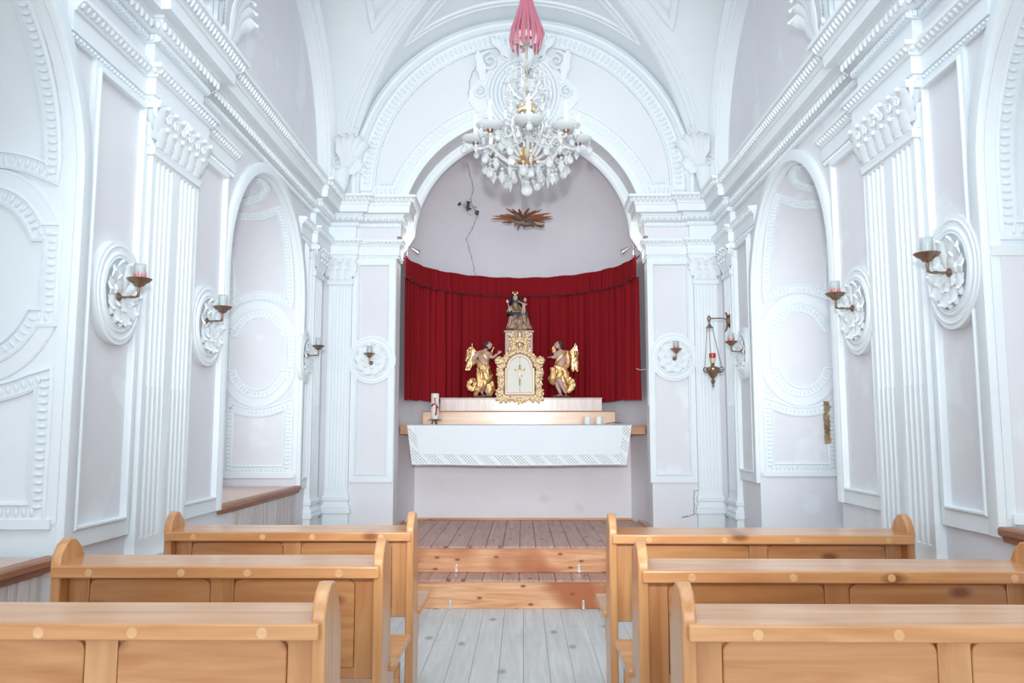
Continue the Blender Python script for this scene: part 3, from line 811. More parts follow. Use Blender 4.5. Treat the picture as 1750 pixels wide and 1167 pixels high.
# ------------------------------------------------------------------ floor, platform
mb=MB(); x=-2.75; rr=random.Random(3)
while x<2.75:
    w=rr.choice((.135,.145,.15,.16)); y=YB-.3
    while y<YF+.4:
        l=rr.uniform(1.6,3.0); mb.box(x,x+w-.002,y,min(y+l-.002,YF+.5),-.03,rr.uniform(-.0015,.0)); y+=l
    x+=w
struct(mb.build('floor',M['floor'],smooth=0,fix=False),'worn pale grey floorboards running to the altar')
fb=MB(); fb.box(-2.8,2.8,YB-.3,9.8,-.06,-.028); struct(fb.build('floor_subfloor',M['bluedark'],smooth=0),'dark subfloor under the boards')
plat=empty('altar_platform',(0,6.557,0),0,'two pine steps rising to the reddish board platform before the altar','platform')
Yp=lambda y:y-6.557
mb=MB(); mb.box(-1.6,1.6,0,.02,0,.205); mb.build('riser',M['pine'],plat,bevel=.003)
mb=MB(); mb.box(-1.6,1.6,Yp(6.874),Yp(6.874)+.02,.222,.415); mb.build('riser',M['pine'],plat,bevel=.003)
def boardset(y0,y1,z,x0,x1,seed,over=0):
    mb=MB(); r_=random.Random(seed); x=-1.6
    while x<1.58:
        w=r_.choice((.13,.14,.148,.155)); a=max(x,x0); b=min(x+w-.0045,x1); q=r_.uniform(0,.0015)
        if b-a>.01: mb.box(a,b,y0,y1,z-.018,z-q)
        x+=w
    return mb
boardset(-.012,Yp(6.874),.222,-1.6,1.6,5).build('tread',M['boards'],plat,smooth=0)
mb=boardset(Yp(6.874)-.012,Yp(7.995),.433,-1.6,1.6,9)
mb.build('platform_boards',M['boards'],plat,smooth=0)
boardset(Yp(7.995),Yp(8.9),.433,-1.235,1.235,9).build('platform_boards',M['boards'],plat,smooth=0)
mb=MB(); mb.box(-1.6,1.6,.02,Yp(6.874),.0,.2); mb.box(-1.6,1.6,Yp(6.894),Yp(7.98),0,.41); mb.build('substructure',M['dark'],plat,smooth=0)
for x,y,z in ((-.545,-.004,.235),(-.565,-.004,.012),(.46,-.004,.235),(.47,-.004,.012)):
    mb=MB(); yy=Yp(6.874)-.004 if z>.2 else -.004
    mb.box(x-.009,x+.009,yy,yy+.003,z,z+.055); mb.box(x-.009,x+.009,yy-.028,yy,z-.008,z-.003)
    mb.blob((x,yy-.002,z+.042),(.007,.005,.007),None,8,5)
    mb.build('angle_bracket',M['silver'],plat)
# baseboards in the niche
mb=MB()
mb.box(-1.235,1.19,8.82,8.85,.433,.455); mb.box(-1.248,-1.225,8.0,8.85,.433,.458); mb.box(1.205,1.248,8.0,8.85,.433,.458)
struct(mb.build('baseboard_niche',M['pew'],bevel=.003),'wooden skirting round the foot of the altar')

# ------------------------------------------------------------------ altar
ACX=-.04
alt=empty('altar',(ACX,8.35,.433),0,'pink plastered block altar under the lace cloth, with a wooden beam top','altar')
mb=MB(); mb.box(-1.205,1.285,.50,1.1,0,.905); mb.build('altar_block',M['altar'],alt,bevel=.004)
mb=MB(); mb.box(-1.205,1.28,0,.62,.905,.995); mb.build('altar_slab',M['beam'],alt,bevel=.004)
# gradine shelves
def shelf(name,x0,x1,y0,y1,z0,z1,mat,label):
    e=empty(name,((x0+x1)/2,(y0+y1)/2,z0),0,label,'shelf'); w=(x1-x0)/2; d=(y1-y0)/2; h=z1-z0
    mb=MB()
    mb.box(-w,w,-d,-d+.02,0,h-.009); mb.box(-w,-w+.02,-d+.0205,d,0,h-.009); mb.box(w-.02,w,-d+.0205,d,0,h-.009); mb.build('front_board',M[mat],e,bevel=.002)
    mb=MB(); mb.box(-w-.004,w+.004,-d-.006,d,h-.008,h+.004); mb.build('top_board',M['beam' if mat=='gradine' else mat],e,bevel=.002)
    return e
shelf('altar_shelf',-1.075,.995,8.86,9.04,1.429,1.584,'gradine','low wide varnished pine shelf standing on the altar')
shelf('altar_shelf',-.90,.865,8.96,9.10,1.589,1.728,'gradine2','pale limed upper shelf behind the low one, under the tabernacle')
# cloth
cl=empty('altar_cloth',(-.035,8.335,1.435),0,'white linen altar cloth with a broad lace border, hanging over the altar edge','altar cloth')
def cloth_surf(u,v):
    # u in -1..1 across, v 0 top .. 1 hem
    hw=1.13-.055*v; x=u*hw; drop=.385+.018*math.cos(u*PI*.5)-(.0 if v<1 else 0)
    z=-.006-v*drop; y=-.012-.006*math.sin(u*17+v*2)*v-.012*v*math.sin(u*5.)**2
    z+=.010*(abs(u)**6)*v*(-1)
    return (x,y,z)
mb=MB(); us=lin(-.93,.93,80)
mb.grid(lambda u,v:cloth_surf(u,v),us,lin(0,.74,16))
mb.grid(lambda u,v:(u*1.13,-.012+(v*.50) if v>0 else -.012,.004 if v>0 else -.006),lin(-1,1,30),lin(0,1,6))
o=mb.build('linen_sheet',M['linen'],cl,smooth=60,fix=False)
mb=MB(); mb.grid(cloth_surf,lin(-1,1,120),lin(.74,.985,6)); mb.grid(cloth_surf,lin(-1,-.93,6),lin(0,.74,16)); mb.grid(cloth_surf,lin(.93,1,6),lin(0,.74,16))
mb.build('lace_border',M['lace'],cl,smooth=60,fix=False)
mb=MB()
for i in range(150):
    u=-1+2*(i+.5)/150; p=Vector(cloth_surf(u,.99)); mb.blob(p,(.009,.003,.007),None,6,4)
for v in lin(0,.98,26):
    for u in (-1,1): mb.blob(Vector(cloth_surf(u,v)),(.006,.003,.009),None,6,4)
mb.tube([cloth_surf(u,.985) for u in lin(-1,1,60)],.003,4)
mb.tube([Vector(cloth_surf(u,.74))+Vector((0,-.002,0)) for u in lin(-.93,.93,60)],.004,4)
for u in (-.93,.93): mb.tube([Vector(cloth_surf(u,v))+Vector((0,-.002,0)) for v in lin(0,.74,20)],.004,4)
mb.build('scalloped_edge',M['linen'],cl)
mb=MB()
mb.grid(lambda u,v:(.87+.22*u+.05*v,.10+.14*v+.03*u,.008+.03*math.exp(-((u-.55)**2)*14)*(1-v*.5)+.006*math.sin(u*9)),lin(0,1,20),lin(0,1,8))
mb.build('rumpled_corner',M['linen'],cl,smooth=60,fix=False)

# paschal candle
pc=empty('pillar_candle',(-.918,8.60,1.44),0,'tall ivory pillar candle with a red wax emblem on the left of the altar','candle')
mb=MB(); mb.lathe([(0,0.055),(.04,.054),(.0425,.06),(.0425,.318),(.038,.323),(.012,.318),(0,.316)],28); mb.build('candle_body',M['ivory'],pc)
mb=MB(); mb.tube([(0,0,.316),(.001,0,.33)],.0015,5); mb.build('wick',M['dark'],pc)
rr=random.Random(5)
mb=MB()
for i in range(26):
    t=i/25; z=.10+.17*t; a=-PI/2+.28+.18*math.sin(t*5); rr_=.0435
    mb.blob((rr_*math.cos(a),rr_*math.sin(a),z),(.010,.005,.009),Matrix.Rotation(a+PI/2,4,'Z'),8,5)
for i in range(12):
    t=i/11; z=.19+.02*math.sin(t*4); a=-PI/2-.75+1.6*t
    mb.blob((.0435*math.cos(a),.0435*math.sin(a),z),(.010,.005,.010),Matrix.Rotation(a+PI/2,4,'Z'),8,5)
mb.build('red_cross_emblem',M['redwax'],pc)
mb=MB()
for i in range(6):
    a=-PI/2+.05+.1*rr.uniform(-1,1)*2; mb.blob((.047*math.cos(a),.047*math.sin(a),.165+.018*i),(.006,.004,.006),None,6,4)
mb.build('silver_studs',M['silver'],pc)
st=empty('candle_stand',(-.918,8.60,1.44),0,'small dark brass dish on feet under the pillar candle','candle stand')
mb=MB(); mb.lathe([(0,.040),(.03,.040),(.072,.048),(.074,.052),(.05,.053),(0,.052)],28); mb.build('dish',M['brass'],st)
for k in range(3):
    a=-PI/2+.45+k*2*PI/3; mb=MB(); mb.tube([(.02*math.cos(a),.02*math.sin(a),.042),(.026*math.cos(a),.026*math.sin(a),.02),(.035*math.cos(a),.035*math.sin(a),0.004)],[.007,.006,.008],8); mb.build('foot',M['brass'],st)
st.location.z=1.440
def tealight(x,label):
    e=empty('votive_candle',(x,8.60,1.441),0,label,'candle',group='votive candles on the altar')
    mb=MB(); mb.lathe([(0,0),(.030,0),(.035,.008),(.037,.078),(.034,.080),(.032,.07),(0,.068)],24); mb.build('glass_holder',M['wax'],e)
    mb=MB(); mb.tube([(0,0,.066),(0,0,.078)],.0015,5); mb.build('wick',M['dark'],e)
tealight(.675,'small white votive candle on the altar, the left one of the pair'); tealight(.800,'small white votive candle on the altar, the right one of the pair')

# ------------------------------------------------------------------ curtain
cur=empty('curtain',(-.02,8.27,1.70),0,'deep red curtain hung round the curved apse wall behind the altar','curtain')
CA,CB=1.235,1.315
def cpt(a,off,z):  # a: 0 right .. PI left
    r=1-off
    return Vector((CA*r*math.cos(a),CB*r*math.sin(a)+.01,z))
rr=random.Random(21)
ph=[(rr.uniform(30,42),rr.uniform(0,6),.5),(rr.uniform(54,66),rr.uniform(0,6),.35),(rr.uniform(11,15),rr.uniform(0,6),.5),(rr.uniform(84,100),rr.uniform(0,6),.18)]
def fold(a,z,k=1.):
    return sum(w*((1-2*abs(math.sin(.5*(f*a+p+.25*math.sin(3*z+f)+.8*math.sin(3.7*a+p))))**.7) if i in (0,1) else math.sin(f*a+p+.25*math.sin(3*z+f))) for i,(f,p,w) in enumerate(ph))*k*(.75+.45*math.sin(5.3*a+1.1))
us=lin(.0,PI,520)
mb=MB(); zs=lin(0,1,14)
def drape(u,v):
    amp=.024*(1.2-.4*v); zb=0.0+.012*math.sin(u*7)-.02*(1 if u>PI-.35 or u<.35 else 0)
    z=zb+(1.245-zb)*v
    return cpt(u,.030+amp*(1+fold(u,z)),z)
mb.grid(drape,us,zs); mb.build('drape',M['curtain'],cur,smooth=80,fix=False)
mb=MB()
def val(u,v):
    z=1.235+.235*v; amp=.007+.010*(1-v)**2
    return cpt(u,.034+amp*(1+fold(u*1.3+.4,z*.3)),z+.004*math.sin(u*23)*(v>.9))
mb.grid(val,us,lin(0,1,8)); mb.build('valance',M['curtain'],cur,smooth=80,fix=False)
mb=MB()
for dz,pp in ((0,0),(.016,2)): mb.tube([cpt(u,.058+.004*math.sin(u*60+pp),1.238+dz*.6+.004*math.sin(u*31+pp)+.004*math.sin(u*73)) for u in lin(.01,PI-.01,260)],.0065,6)
mb.build('gathered_cord',plain('dark_red_cord',rgb(.13,.006,.012),.8),cur)
mb=MB(); mb.tube([cpt(u,.012,1.462) for u in lin(.0,PI,80)],.007,6); mb.build('curtain_rail',M['dark'],cur)

# ------------------------------------------------------------------ spot lamps, dove etc
def spot(x,y,z,sgn,label):
    e=empty('spotlight',(x,y,z),0,label,'spotlight',group='spotlights at the ends of the curtain rail')
    mb=MB(); mb.tube([(0,0,-.045),(0,0,.055)],.012 if sgn<0 else .007,8); mb.build('post',M['steel'],e)
    mb=MB(); mb.tube([(0,0,.035),(sgn*.03,-.02,.045),(sgn*.06,-.03,.03)],.005,6); mb.build('arm',M['steel'],e)
    T=Matrix.Translation((sgn*.065,-.03,.022))@Matrix.Rotation(sgn*(PI-.95),4,'Y')
    mb=MB(); mb.lathe([(0,-.01),(.014,-.008),(.017,.0),(.017,.04),(.022,.048),(.025,.075),(.021,.075),(.012,.05),(0,.048)],20,T); mb.build('lamp_head',M['steel'],e)
spot(-1.195,8.33,3.225,1,'small chrome spotlight at the left end of the curtain rail')
spot(1.15,8.33,3.225,-1,'small chrome spotlight at the right end of the curtain rail')
e=empty('double_spotlight',(-.625,9.19,3.93),0,'dark metal double spotlight bar on the apse wall, left of the dove','spotlight')
e.rotation_euler=(0,.20,0)
mb=MB(); mb.tube([(-.085,-.03,.012),(.105,-.03,.012)],.006,8); mb.tube([(-.05,-.02,-.012),(.10,-.02,-.012)],.006,8); mb.build('bar',M['steel'],e)
mb=MB(); mb.box(-.014,.014,-.05,.10,-.03,.05); mb.blob((-.0,-.05,.045),(.028,.012,.008)); mb.blob((.03,-.05,-.03),(.02,.012,.008)); mb.build('mount',M['dark'],e)
mb=MB(); mb.box(-.12,-.085,-.05,-.01,-.012,.03); mb.build('lamp_head',M['dark'],e,bevel=.003)
mb=MB(); mb.box(.10,.14,-.05,-.01,-.075,-.03); mb.build('lamp_head',M['dark'],e,bevel=.003)
mb=MB(); mb.tube([(.05+.03*math.cos(a),-.04,-.055+.03*math.sin(a)) for a in lin(0,2*PI,24)[:-1]],.004,6,closed=True); mb.build('lamp_ring',M['steel'],e)
# holy-ghost sunburst
dv=empty('dove_sunburst',(.0,8.95,3.74),0,'carved dove on a ring of dark gilt rays, hanging in the apse','carved dove')
dv.rotation_euler=(-.20,0,0); dv.scale=(1.12,1.12,1.12)
rr=random.Random(2)
for k,(ang,L_) in enumerate([(175,.32),(168,.20),(188,.30),(196,.24),(150,.24),(205,.19),(100,.30),(85,.26),(112,.22),(62,.26),(48,.30),(5,.31),(-4,.30),(14,.24),(-13,.22),(26,.26),(-42,.26),(-50,.22),(-72,.22),(-118,.22),(-128,.26),(-100,.2),(140,.2),(-20,.3)]):
    a=math.radians(ang); mb=MB(); d=Vector((math.cos(a),math.sin(a),0)); n_=Vector((-math.sin(a),math.cos(a),0))
    w=.016; vs=[]
    for t,ww in ((.03,.5),(.5,1),(.85,.7),(1,.12)):
        c=d*(L_*t); vs+= [c-n_*(w*ww)+Vector((0,0,.0)),c+Vector((0,0,-.014*ww-.002)),c+n_*(w*ww),c+Vector((0,0,.008*ww))]
    fs=[(j*4+i,j*4+(i+1)%4,(j+1)*4+(i+1)%4,(j+1)*4+i) for j in range(3) for i in range(4)]+[(0,1,2,3),(12,13,14,15)]
    mb.add(vs,fs); mb.build('ray',M['rays'],dv,smooth=0)
mb=MB()
mb.tube([(-.12,-.03,-.05),(-.08,-.035,-.055),(-.02,-.03,-.065),(.04,-.02,-.075),(.09,0,-.07),(.13,.02,-.075)],[.006,.018,.033,.038,.026,.010],10); mb.blob((-.10,-.035,-.045),(.022,.018,.018))
mb.build('dove_body',M['dove'],dv)
for kk,(P,T,L_,w) in enumerate((((0,-.02,-.05),(.55,.5,.45),.26,.10),((.0,-.04,-.06),(-.45,-.6,.25),.16,.08),((.02,-.05,-.07),(.3,-.6,.0),.14,.08))):
    mb=MB()
    for q in range(5):
        a=(q-2)*.13; Tq=Matrix.Rotation(a,3,'Y')@Vector(T); leaf(mb,P,Tq,(0,-.6,-.7),L_*(1-.07*abs(q-2)),w*.4,.1,.006,1)
    mb.build('wing',M['dove'],dv)
mb=MB()
for q in range(4): leaf(mb,(.10,.0,-.07),(1,-.35+.12*q,-.12),(0,0,-1),.16,.03,.05,.005,1)
mb.build('tail',M['oldgold'],dv)
mb=MB(); mb.tube([(0,0,0),(-.0,.01,.55)],.0012,4); mb.build('hanging_wire',M['steel'],dv)

# ------------------------------------------------------------------ pews
def make_pew(width,name_label,group,seed=0):
    """origin: on the floor at the aisle-side... centre of width; y=0 is the camera-side edge of the book ledge"""
    e=empty('pew',(0,0,0),0,name_label,'pew',group)
    hw=width/2; th=.036
    prof=[(.012,0),(.012,.86),(.006,.905),(.015,.94),(.04,.972),(.075,.99),(.11,.985),(.15,.955),(.18,.91),(.198,.85),(.205,.60),(.215,.52),(.30,.47),(.30,.40),(.24,.34),(.235,.05),(.27,0)]
    for s in (-1,1):
        mb=MB(); x=-hw if s<0 else hw-th
        mb.prism(prof,(x,0,0),(0,1,0),(0,0,1),(1,0,0),th); mb.build('end_panel',M['pewv'],e,smooth=50,bevel=.006,segs=3)
        mb=MB(); xx=s*(hw-.07)
        mb.tube([(xx,.60,.485),(xx,.58,.35),(xx,.60,.15),(xx,.62,0)],[.03,.026,.024,.028],4,up=(1,0,0)); mb.build('front_leg',M['pewv'],e,smooth=0,bevel=.004)
    mb=MB(); mb.box(-hw-.001,hw-.012,-.012,.008,.858,.905) if False else None
    mb.prism([(-.014,.860),(-.014,.902),(.188,.914),(.188,.885),(.02,.868)],(-hw+.012,0,0),(0,1,0),(0,0,1),(1,0,0),width-.024); mb.build('book_ledge',M['pew'],e,smooth=30,bevel=.005,segs=3)
    for i in range(4):
        px_=-hw+.16+(width-.32)*i/3+.03*math.sin(i*2.3+width*5); mb=MB(); mb.lathe([(0,0),(.0135,0),(.0135,.003),(0,.003)],16,Matrix.Translation((px_,-.0125,.880))@Matrix.Rotation(PI/2,4,'X')); mb.build('wood_plug',M['plug'],e)
    mb=MB(); mb.box(-hw+th-.004,hw-th+.004,.085,.105,.495,.872); mb.build('back_frame',M['pew'],e,bevel=.002)
    # frame members, proud of the back board
    mb=MB(); x0=-hw+th;x1=hw-th; st=.075; mid=.085; zt=.845; zb=.535
    for a,b in ((x0,x0+st),(x1-st,x1),(-mid/2,mid/2)):
        mb=MB(); mb.box(a,b,.072,.086,.497,.866); mb.build('back_stile',M['pewv'],e,bevel=.003)
    for a,b in ((zt,.868),(.496,zb)):
        mb=MB(); mb.box(x0,x1,.0735,.086,a,b); mb.build('back_rail',M['pew'],e,bevel=.003)
    for a,b in ((x0+st,-mid/2),(mid/2,x1-st)):
        r=.030; g=.0015; a+=g;b-=g; z0=zb+.0;z1=zt+.001
        pts=[]
        for cx,cz,q in ((b-r,z1-r,0),(a+r,z1-r,1),(a+r,z0+r,2),(b-r,z0+r,3)):
            rr_=r if q<2 else .004
            cx2=(b-rr_) if q in(0,3) else (a+rr_); cz2=(z1-rr_) if q<2 else (z0+rr_)
            for k in range(7):
                an=q*PI/2+k*PI/12; pts.append((cx2+rr_*math.cos(an),cz2+rr_*math.sin(an)))
        mb=MB(); mb.prism(pts,(0,.092,0),(1,0,0),(0,0,1),(0,-1,0),.022); mb.build('back_panel',M['pew'],e,smooth=30,bevel=.005,segs=2)
    mb=MB(); mb.box(-hw-.015,hw+.015,.215,.67,.482,.510); mb.box(-hw+.036,hw-.036,.14,.216,.482,.510); mb.build('seat',M['pew'],e,bevel=.006,segs=3)
    mb=MB(); mb.box(-hw+th,hw-th,.60,.62,.42,.482); mb.build('seat_rail',M['pew'],e,bevel=.003)
    mb=MB(); mb.box(-hw+.05,hw-.05,-.16,-.02,.215,.240); mb.build('kneeler_board',M['pew'],e,bevel=.005,segs=3)
    for s in (-1,1):
        mb=MB(); x=s*(hw-.075); mb.prism([(.05,.0),(-.13,.0),(-.15,.215),(.012,.215),(.05,.30)],(x-.014,0,0),(0,1,0),(0,0,1),(1,0,0),.028); mb.build('kneeler_bracket',M['pewv'],e,bevel=.003)
    return e
LP=make_pew(1.185,'front left pew of three, nearest the altar steps and the left wall sill','wooden pews left of the aisle')
LP.location=(-1.108,3.93,0)
RP=make_pew(1.40,'front right pew of three, nearest the altar steps','wooden pews right of the aisle'); RP.location=(1.100,3.85,0)
for (src,x,y,rz,l) in ((LP,-1.087,2.955,.006,'second left pew, between the front left pew and the one nearest the camera'),
                   (LP,-1.087,2.10,.004,'nearest left pew, cut off by the left edge of the photograph'),
                   (RP,1.098,2.885,-.004,'second right pew, its rounded outer end close to the right wall'),
                   (RP,1.098,2.10,-.003,'nearest right pew, cut off by the right edge of the photograph')):
    c=copy_tree(src); c.location=(x,y,0); c.rotation_euler=(0,0,rz); c['label']=l
LP.rotation_euler=(0,0,.008); RP.rotation_euler=(0,0,-.006)

# ------------------------------------------------------------------ wooden sills and weathered boards
def sill(name,s,y0,y1,z,label,mat='sill'):
    e=empty(name,(s*W,(y0+y1)/2,z),0,label,'window sill'); h=(y1-y0)/2
    x0,x1=(0.0-.70,.045) if s<0 else (-.045,.70)
    mb=MB(); mb.box(x0,x1-.02 if s<0 else x1,-h,h,-.006,.022) if s<0 else mb.box(x0+.02,x1,-h,h,-.006,.022); mb.build('sill_board',M['rosewood'],e,bevel=.004)  # pale rose top colour stands in for sheen on the wood
    mb=MB(); 
    if s<0: mb.prism([(-.012,-.035),(.028,-.035),(.034,-.012),(.050,-.004),(.050,.018),(.042,.026),(-.012,.026)],(0,-h-.03,0),(1,0,0),(0,0,1),(0,1,0),2*h+.05)
    else: mb.prism([(.012,-.035),(-.028,-.035),(-.034,-.012),(-.050,-.004),(-.050,.018),(-.042,.026),(.012,.026)],(0,-h-.03,0),(1,0,0),(0,0,1),(0,1,0),2*h+.05)
    mb.build('nosing',M['sill'],e,smooth=25); return e
sill('window_ledge',-1,5.37,7.16,.875,'brown wooden window ledge in the far left recess')
sill('window_ledge',-1,1.67,3.44,.835,'brown wooden window ledge at the left edge, in the near left recess')
sill('window_ledge',1,1.60,3.38,.965,'short end of a brown wooden ledge at the right edge of the photograph')
def boards(s,y0,y1,z0,z1,label):
    mb=MB(); y=y0; rr=random.Random(4)
    while y<y1-.02:
        w=min(rr.uniform(.12,.3),y1-y); a,b=sorted((s*W,s*(W-.016))); mb.box(a,b,y+.002,y+w-.002,z0,z1); y+=w
    return trim(mb,label,'weather',smooth=0)
boards(-1,5.62,7.14,.02,.835,'weathered whitish boards below the far left ledge')
boards(-1,1.65,3.40,.02,.795,'weathered whitish boards below the near left ledge')

# ------------------------------------------------------------------ sconces
def make_sconce(red,label,group):
    e=empty('sconce',(0,0,0),0,label,'wall candle holder',group)   # wall plate at origin, arm along -y
    mb=MB(); mb.lathe([(0,0),(.019,0),(.021,.004),(.014,.010),(.006,.016),(0,.017)],20,Matrix.Rotation(PI/2,4,'X')); mb.build('wall_plate',M['brass'],e)
    mb=MB(); mb.tube([(0,-.012,0),(0,-.03,-.002),(0,-.045,0),(0,-.06,0),(0,-.082,-.001),(0,-.094,.006),(0,-.096,.02),(0,-.096,.035),(0,-.096,.048)],[.005,.007,.0045,.008,.005,.008,.0055,.0085,.005],10); mb.build('arm',M['brass'],e)
    mb=MB(); mb.lathe([(0,.045),(.012,.047),(.022,.052),(.026,.06),(.032,.065),(.045,.072),(.055,.083),(.058,.086),(.056,.088),(.043,.078),(.02,.072),(0,.072)],28,Matrix.Translation((0,-.096,0))); mb.build('bowl',M['brass'],e)
    mb=MB(); mb.lathe([(0,.078),(.026,.079),(.0285,.09),(.0285,.155),(.0275,.158),(.0265,.155),(.0265,.092),(0,.084)],24,Matrix.Translation((0,-.096,0))); mb.build('glass_cup',M['cup'],e)
    mb=MB(); mb.lathe([(0,.086),(.0235,.086),(.0235,.142),(.019,.148),(0,.146)],20,Matrix.Translation((0,-.096,0))); mb.build('candle',M['wax'],e)
    if red:
        mb=MB(); rr=random.Random(red)
        for k in range(13):
            a=2*PI*k/13; h=rr.uniform(.025,.048); w=.0045
            T=Matrix.Translation((0,-.096,0))@Matrix.Rotation(a,4,'Z')
            mb.add([(.0292,-w,.086),(.0296,0,.086+h),(.0292,w,.086),(.0300,-w*.9,.098),(.0300,w*.9,.098),(.0278,0,.09)],[(0,3,1),(3,4,1),(4,2,1),(0,2,4,3),(0,5,2),(0,1,5),(2,5,1)],T)
        mb.build('red_flame_painting',M['redflame'],e,smooth=0)
    return e
cl_=make_sconce(0,'','plain glass wall sconces'); rd=make_sconce(3,'','red flame glass wall sconces')
SC=[('r',(-1.908,3.80,2.005),-1,'brass sconce with red flame glass on the left wall, nearest the camera'),
    ('c',(-1.908,4.88,2.035),-1,'brass sconce with plain glass on the left wall, just past the wide pilaster'),
    ('c',(-1.908,7.22,2.04),-1,'brass sconce with plain glass on the left wall beside the altar corner'),
    ('c',(-1.475,7.94,2.03),0,'brass sconce with plain glass on the altar wall, left of the curtain'),
    ('r',(1.475,7.94,2.07),0,'brass sconce with red flame glass on the altar wall, right of the curtain'),
    ('r',(1.908,7.10,2.06),1,'brass sconce with red flame glass on the right wall beside the hanging lamp'),
    ('r',(1.908,4.71,2.08),1,'brass sconce with red flame glass on the right wall, by the far doorway recess'),
    ('c',(1.908,3.63,2.08),1,'brass sconce with plain glass on the right wall, nearest the camera')]
first={'c':cl_,'r':rd}; used=set()
for k,loc,s,l in SC:
    o=first[k] if k not in used else copy_tree(first[k]); used.add(k)
    o.location=loc; o.rotation_euler=(0,0,{-1:PI/2,0:0,1:-PI/2}[s]); o['label']=l; o['group']='red flame glass wall sconces' if k=='r' else 'plain glass wall sconces'

# ------------------------------------------------------------------ sanctuary lamp
hl=empty('hanging_lamp',(1.74,7.50,1.93),0,'brass hanging sanctuary lamp with red glass, on chains from a bracket by the right corner','hanging lamp')
mb=MB(); mb.tube([(.178,.05,.47),(.10,.03,.478),(.03,.01,.475),(-.02,0,.47)],.006,8); mb.build('bracket_arm',M['brass'],hl)
mb=MB(); mb.lathe([(0,0),(.05,0),(.03,.02),(.012,.035),(0,.036)],16,Matrix.Translation((.178,.05,.455))@Matrix.Rotation(-PI/2,4,'Y')@Matrix.Diagonal((1.4,.7,1,1))); leaf(mb,(.165,.045,.45),(0,0,-1),(-1,0,0),.10,.05,.6,.006); leaf(mb,(.165,.045,.47),(0,0,1),(-1,0,0),.07,.04,.6,.006); mb.build('wall_bracket',M['brass'],hl)
mb=MB(); mb.lathe([(0,.425),(.006,.425),(.008,.445),(.016,.46),(.018,.48),(.012,.492),(.004,.50),(0,.505)],14,Matrix.Translation((-.022,0,0))); mb.build('finial',M['brass'],hl)
mb=MB(); mb.lathe([(.034,.382),(.036,.387),(.022,.40),(.010,.418),(.006,.43),(0,.432)],18,Matrix.Translation((-.02,0,0))); mb.build('chain_cap',M['brass'],hl)
for k in range(3):
    a=PI*.05+k*2*PI/3; A=Vector((-.02+.03*math.cos(a),.03*math.sin(a),.385)); B=Vector((.088*math.cos(a),.088*math.sin(a),.03))
    mb=MB(); n=34
    for i in range(n):
        t=(i+.5)/n; c=A.lerp(B,t)+Vector((0,0,-.01*math.sin(PI*t))); mb.blob(c,(.0032,.0022 if i%2 else .0035,.0075),None,6,4)
    mb.build('chain',M['brass'],hl)
    mb=MB(); scroll(mb,(.082*math.cos(a),.082*math.sin(a),.008),(math.cos(a),math.sin(a),0),(0,0,1),.026,1.5,.007,1,PI)
    mb.tube([(.045*math.cos(a),.045*math.sin(a),-.02),(.07*math.cos(a),.07*math.sin(a),-.028),(.10*math.cos(a),.10*math.sin(a),-.01)],.005,6); mb.build('handle_scroll',M['brass'],hl)
mb=MB(); mb.lathe([(0,-.165),(.007,-.16),(.009,-.148),(.004,-.138),(.010,-.128),(.020,-.115),(.022,-.105),(.012,-.095),(.008,-.085),(.014,-.078),(.022,-.072),(.042,-.045),(.058,-.018),(.064,.002),(.062,.014),(.052,.022),(.034,.026),(.018,.034),(.013,.044),(.018,.055),(.014,.064),(0,.066)],28); mb.build('lamp_bowl',M['brass'],hl)
mb=MB(); mb.lathe([(0,.060),(.018,.060),(.024,.075),(.028,.108),(0,.108)],24); mb.build('oil_cup',M['amber'],hl)
mb=MB(); mb.lathe([(0,.106),(.0285,.106),(.031,.125),(.031,.146),(.028,.150),(0,.146)],24); mb.build('red_glass_rim',M['redglass'],hl)

# ------------------------------------------------------------------ chandelier
CX_,CY_=.036,6.25
ch=empty('chandelier',(CX_,CY_,3.20),0,'cut-glass chandelier with white candles and drops under a pink cord sleeve','chandelier')
Z=lambda z:z-3.20
mb=MB(); mb.lathe([(0,Z(3.455)),(.03,Z(3.46)),(.085,Z(3.475)),(.10,Z(3.49)),(.09,Z(3.50)),(.04,Z(3.51)),(.04,Z(3.54)),(.06,Z(3.57)),(.055,Z(3.58)),(0,Z(3.58))],24); mb.build('gilt_hub',M['gold'],ch)
mb=MB(); mb.lathe([(.012,Z(3.64)),(.03,Z(3.66)),(.045,Z(3.72)),(.03,Z(3.78)),(.02,Z(3.84)),(.05,Z(3.88)),(.085,Z(3.92)),(.09,Z(3.95)),(.03,Z(3.97)),(.022,Z(4.02)),(.07,Z(4.06)),(.085,Z(4.12)),(.05,Z(4.16)),(.02,Z(4.19)),(.035,Z(4.22)),(.062,Z(4.29)),(.064,Z(4.36)),(.05,Z(4.41)),(.022,Z(4.43)),(.03,Z(4.46)),(.02,Z(4.5)),(0,Z(4.52))],24); mb.build('glass_stem',M['stemglass'],ch)
mb=MB(); mb.tube([(0,0,Z(3.64)),(0,0,Z(5.55))],.008,8); mb.build('inner_rod',plain('pale_brass',rgb(.80,.74,.58),.3,.4),ch)
mb=MB(); mb.lathe([(.05,Z(3.885)),(.07,Z(3.88)),(.075,Z(3.93)),(.055,Z(3.935))],20); mb.lathe([(.035,Z(3.79)),(.05,Z(3.80)),(.03,Z(3.83))],16); mb.build('gilt_collar',M['palegold'],ch)
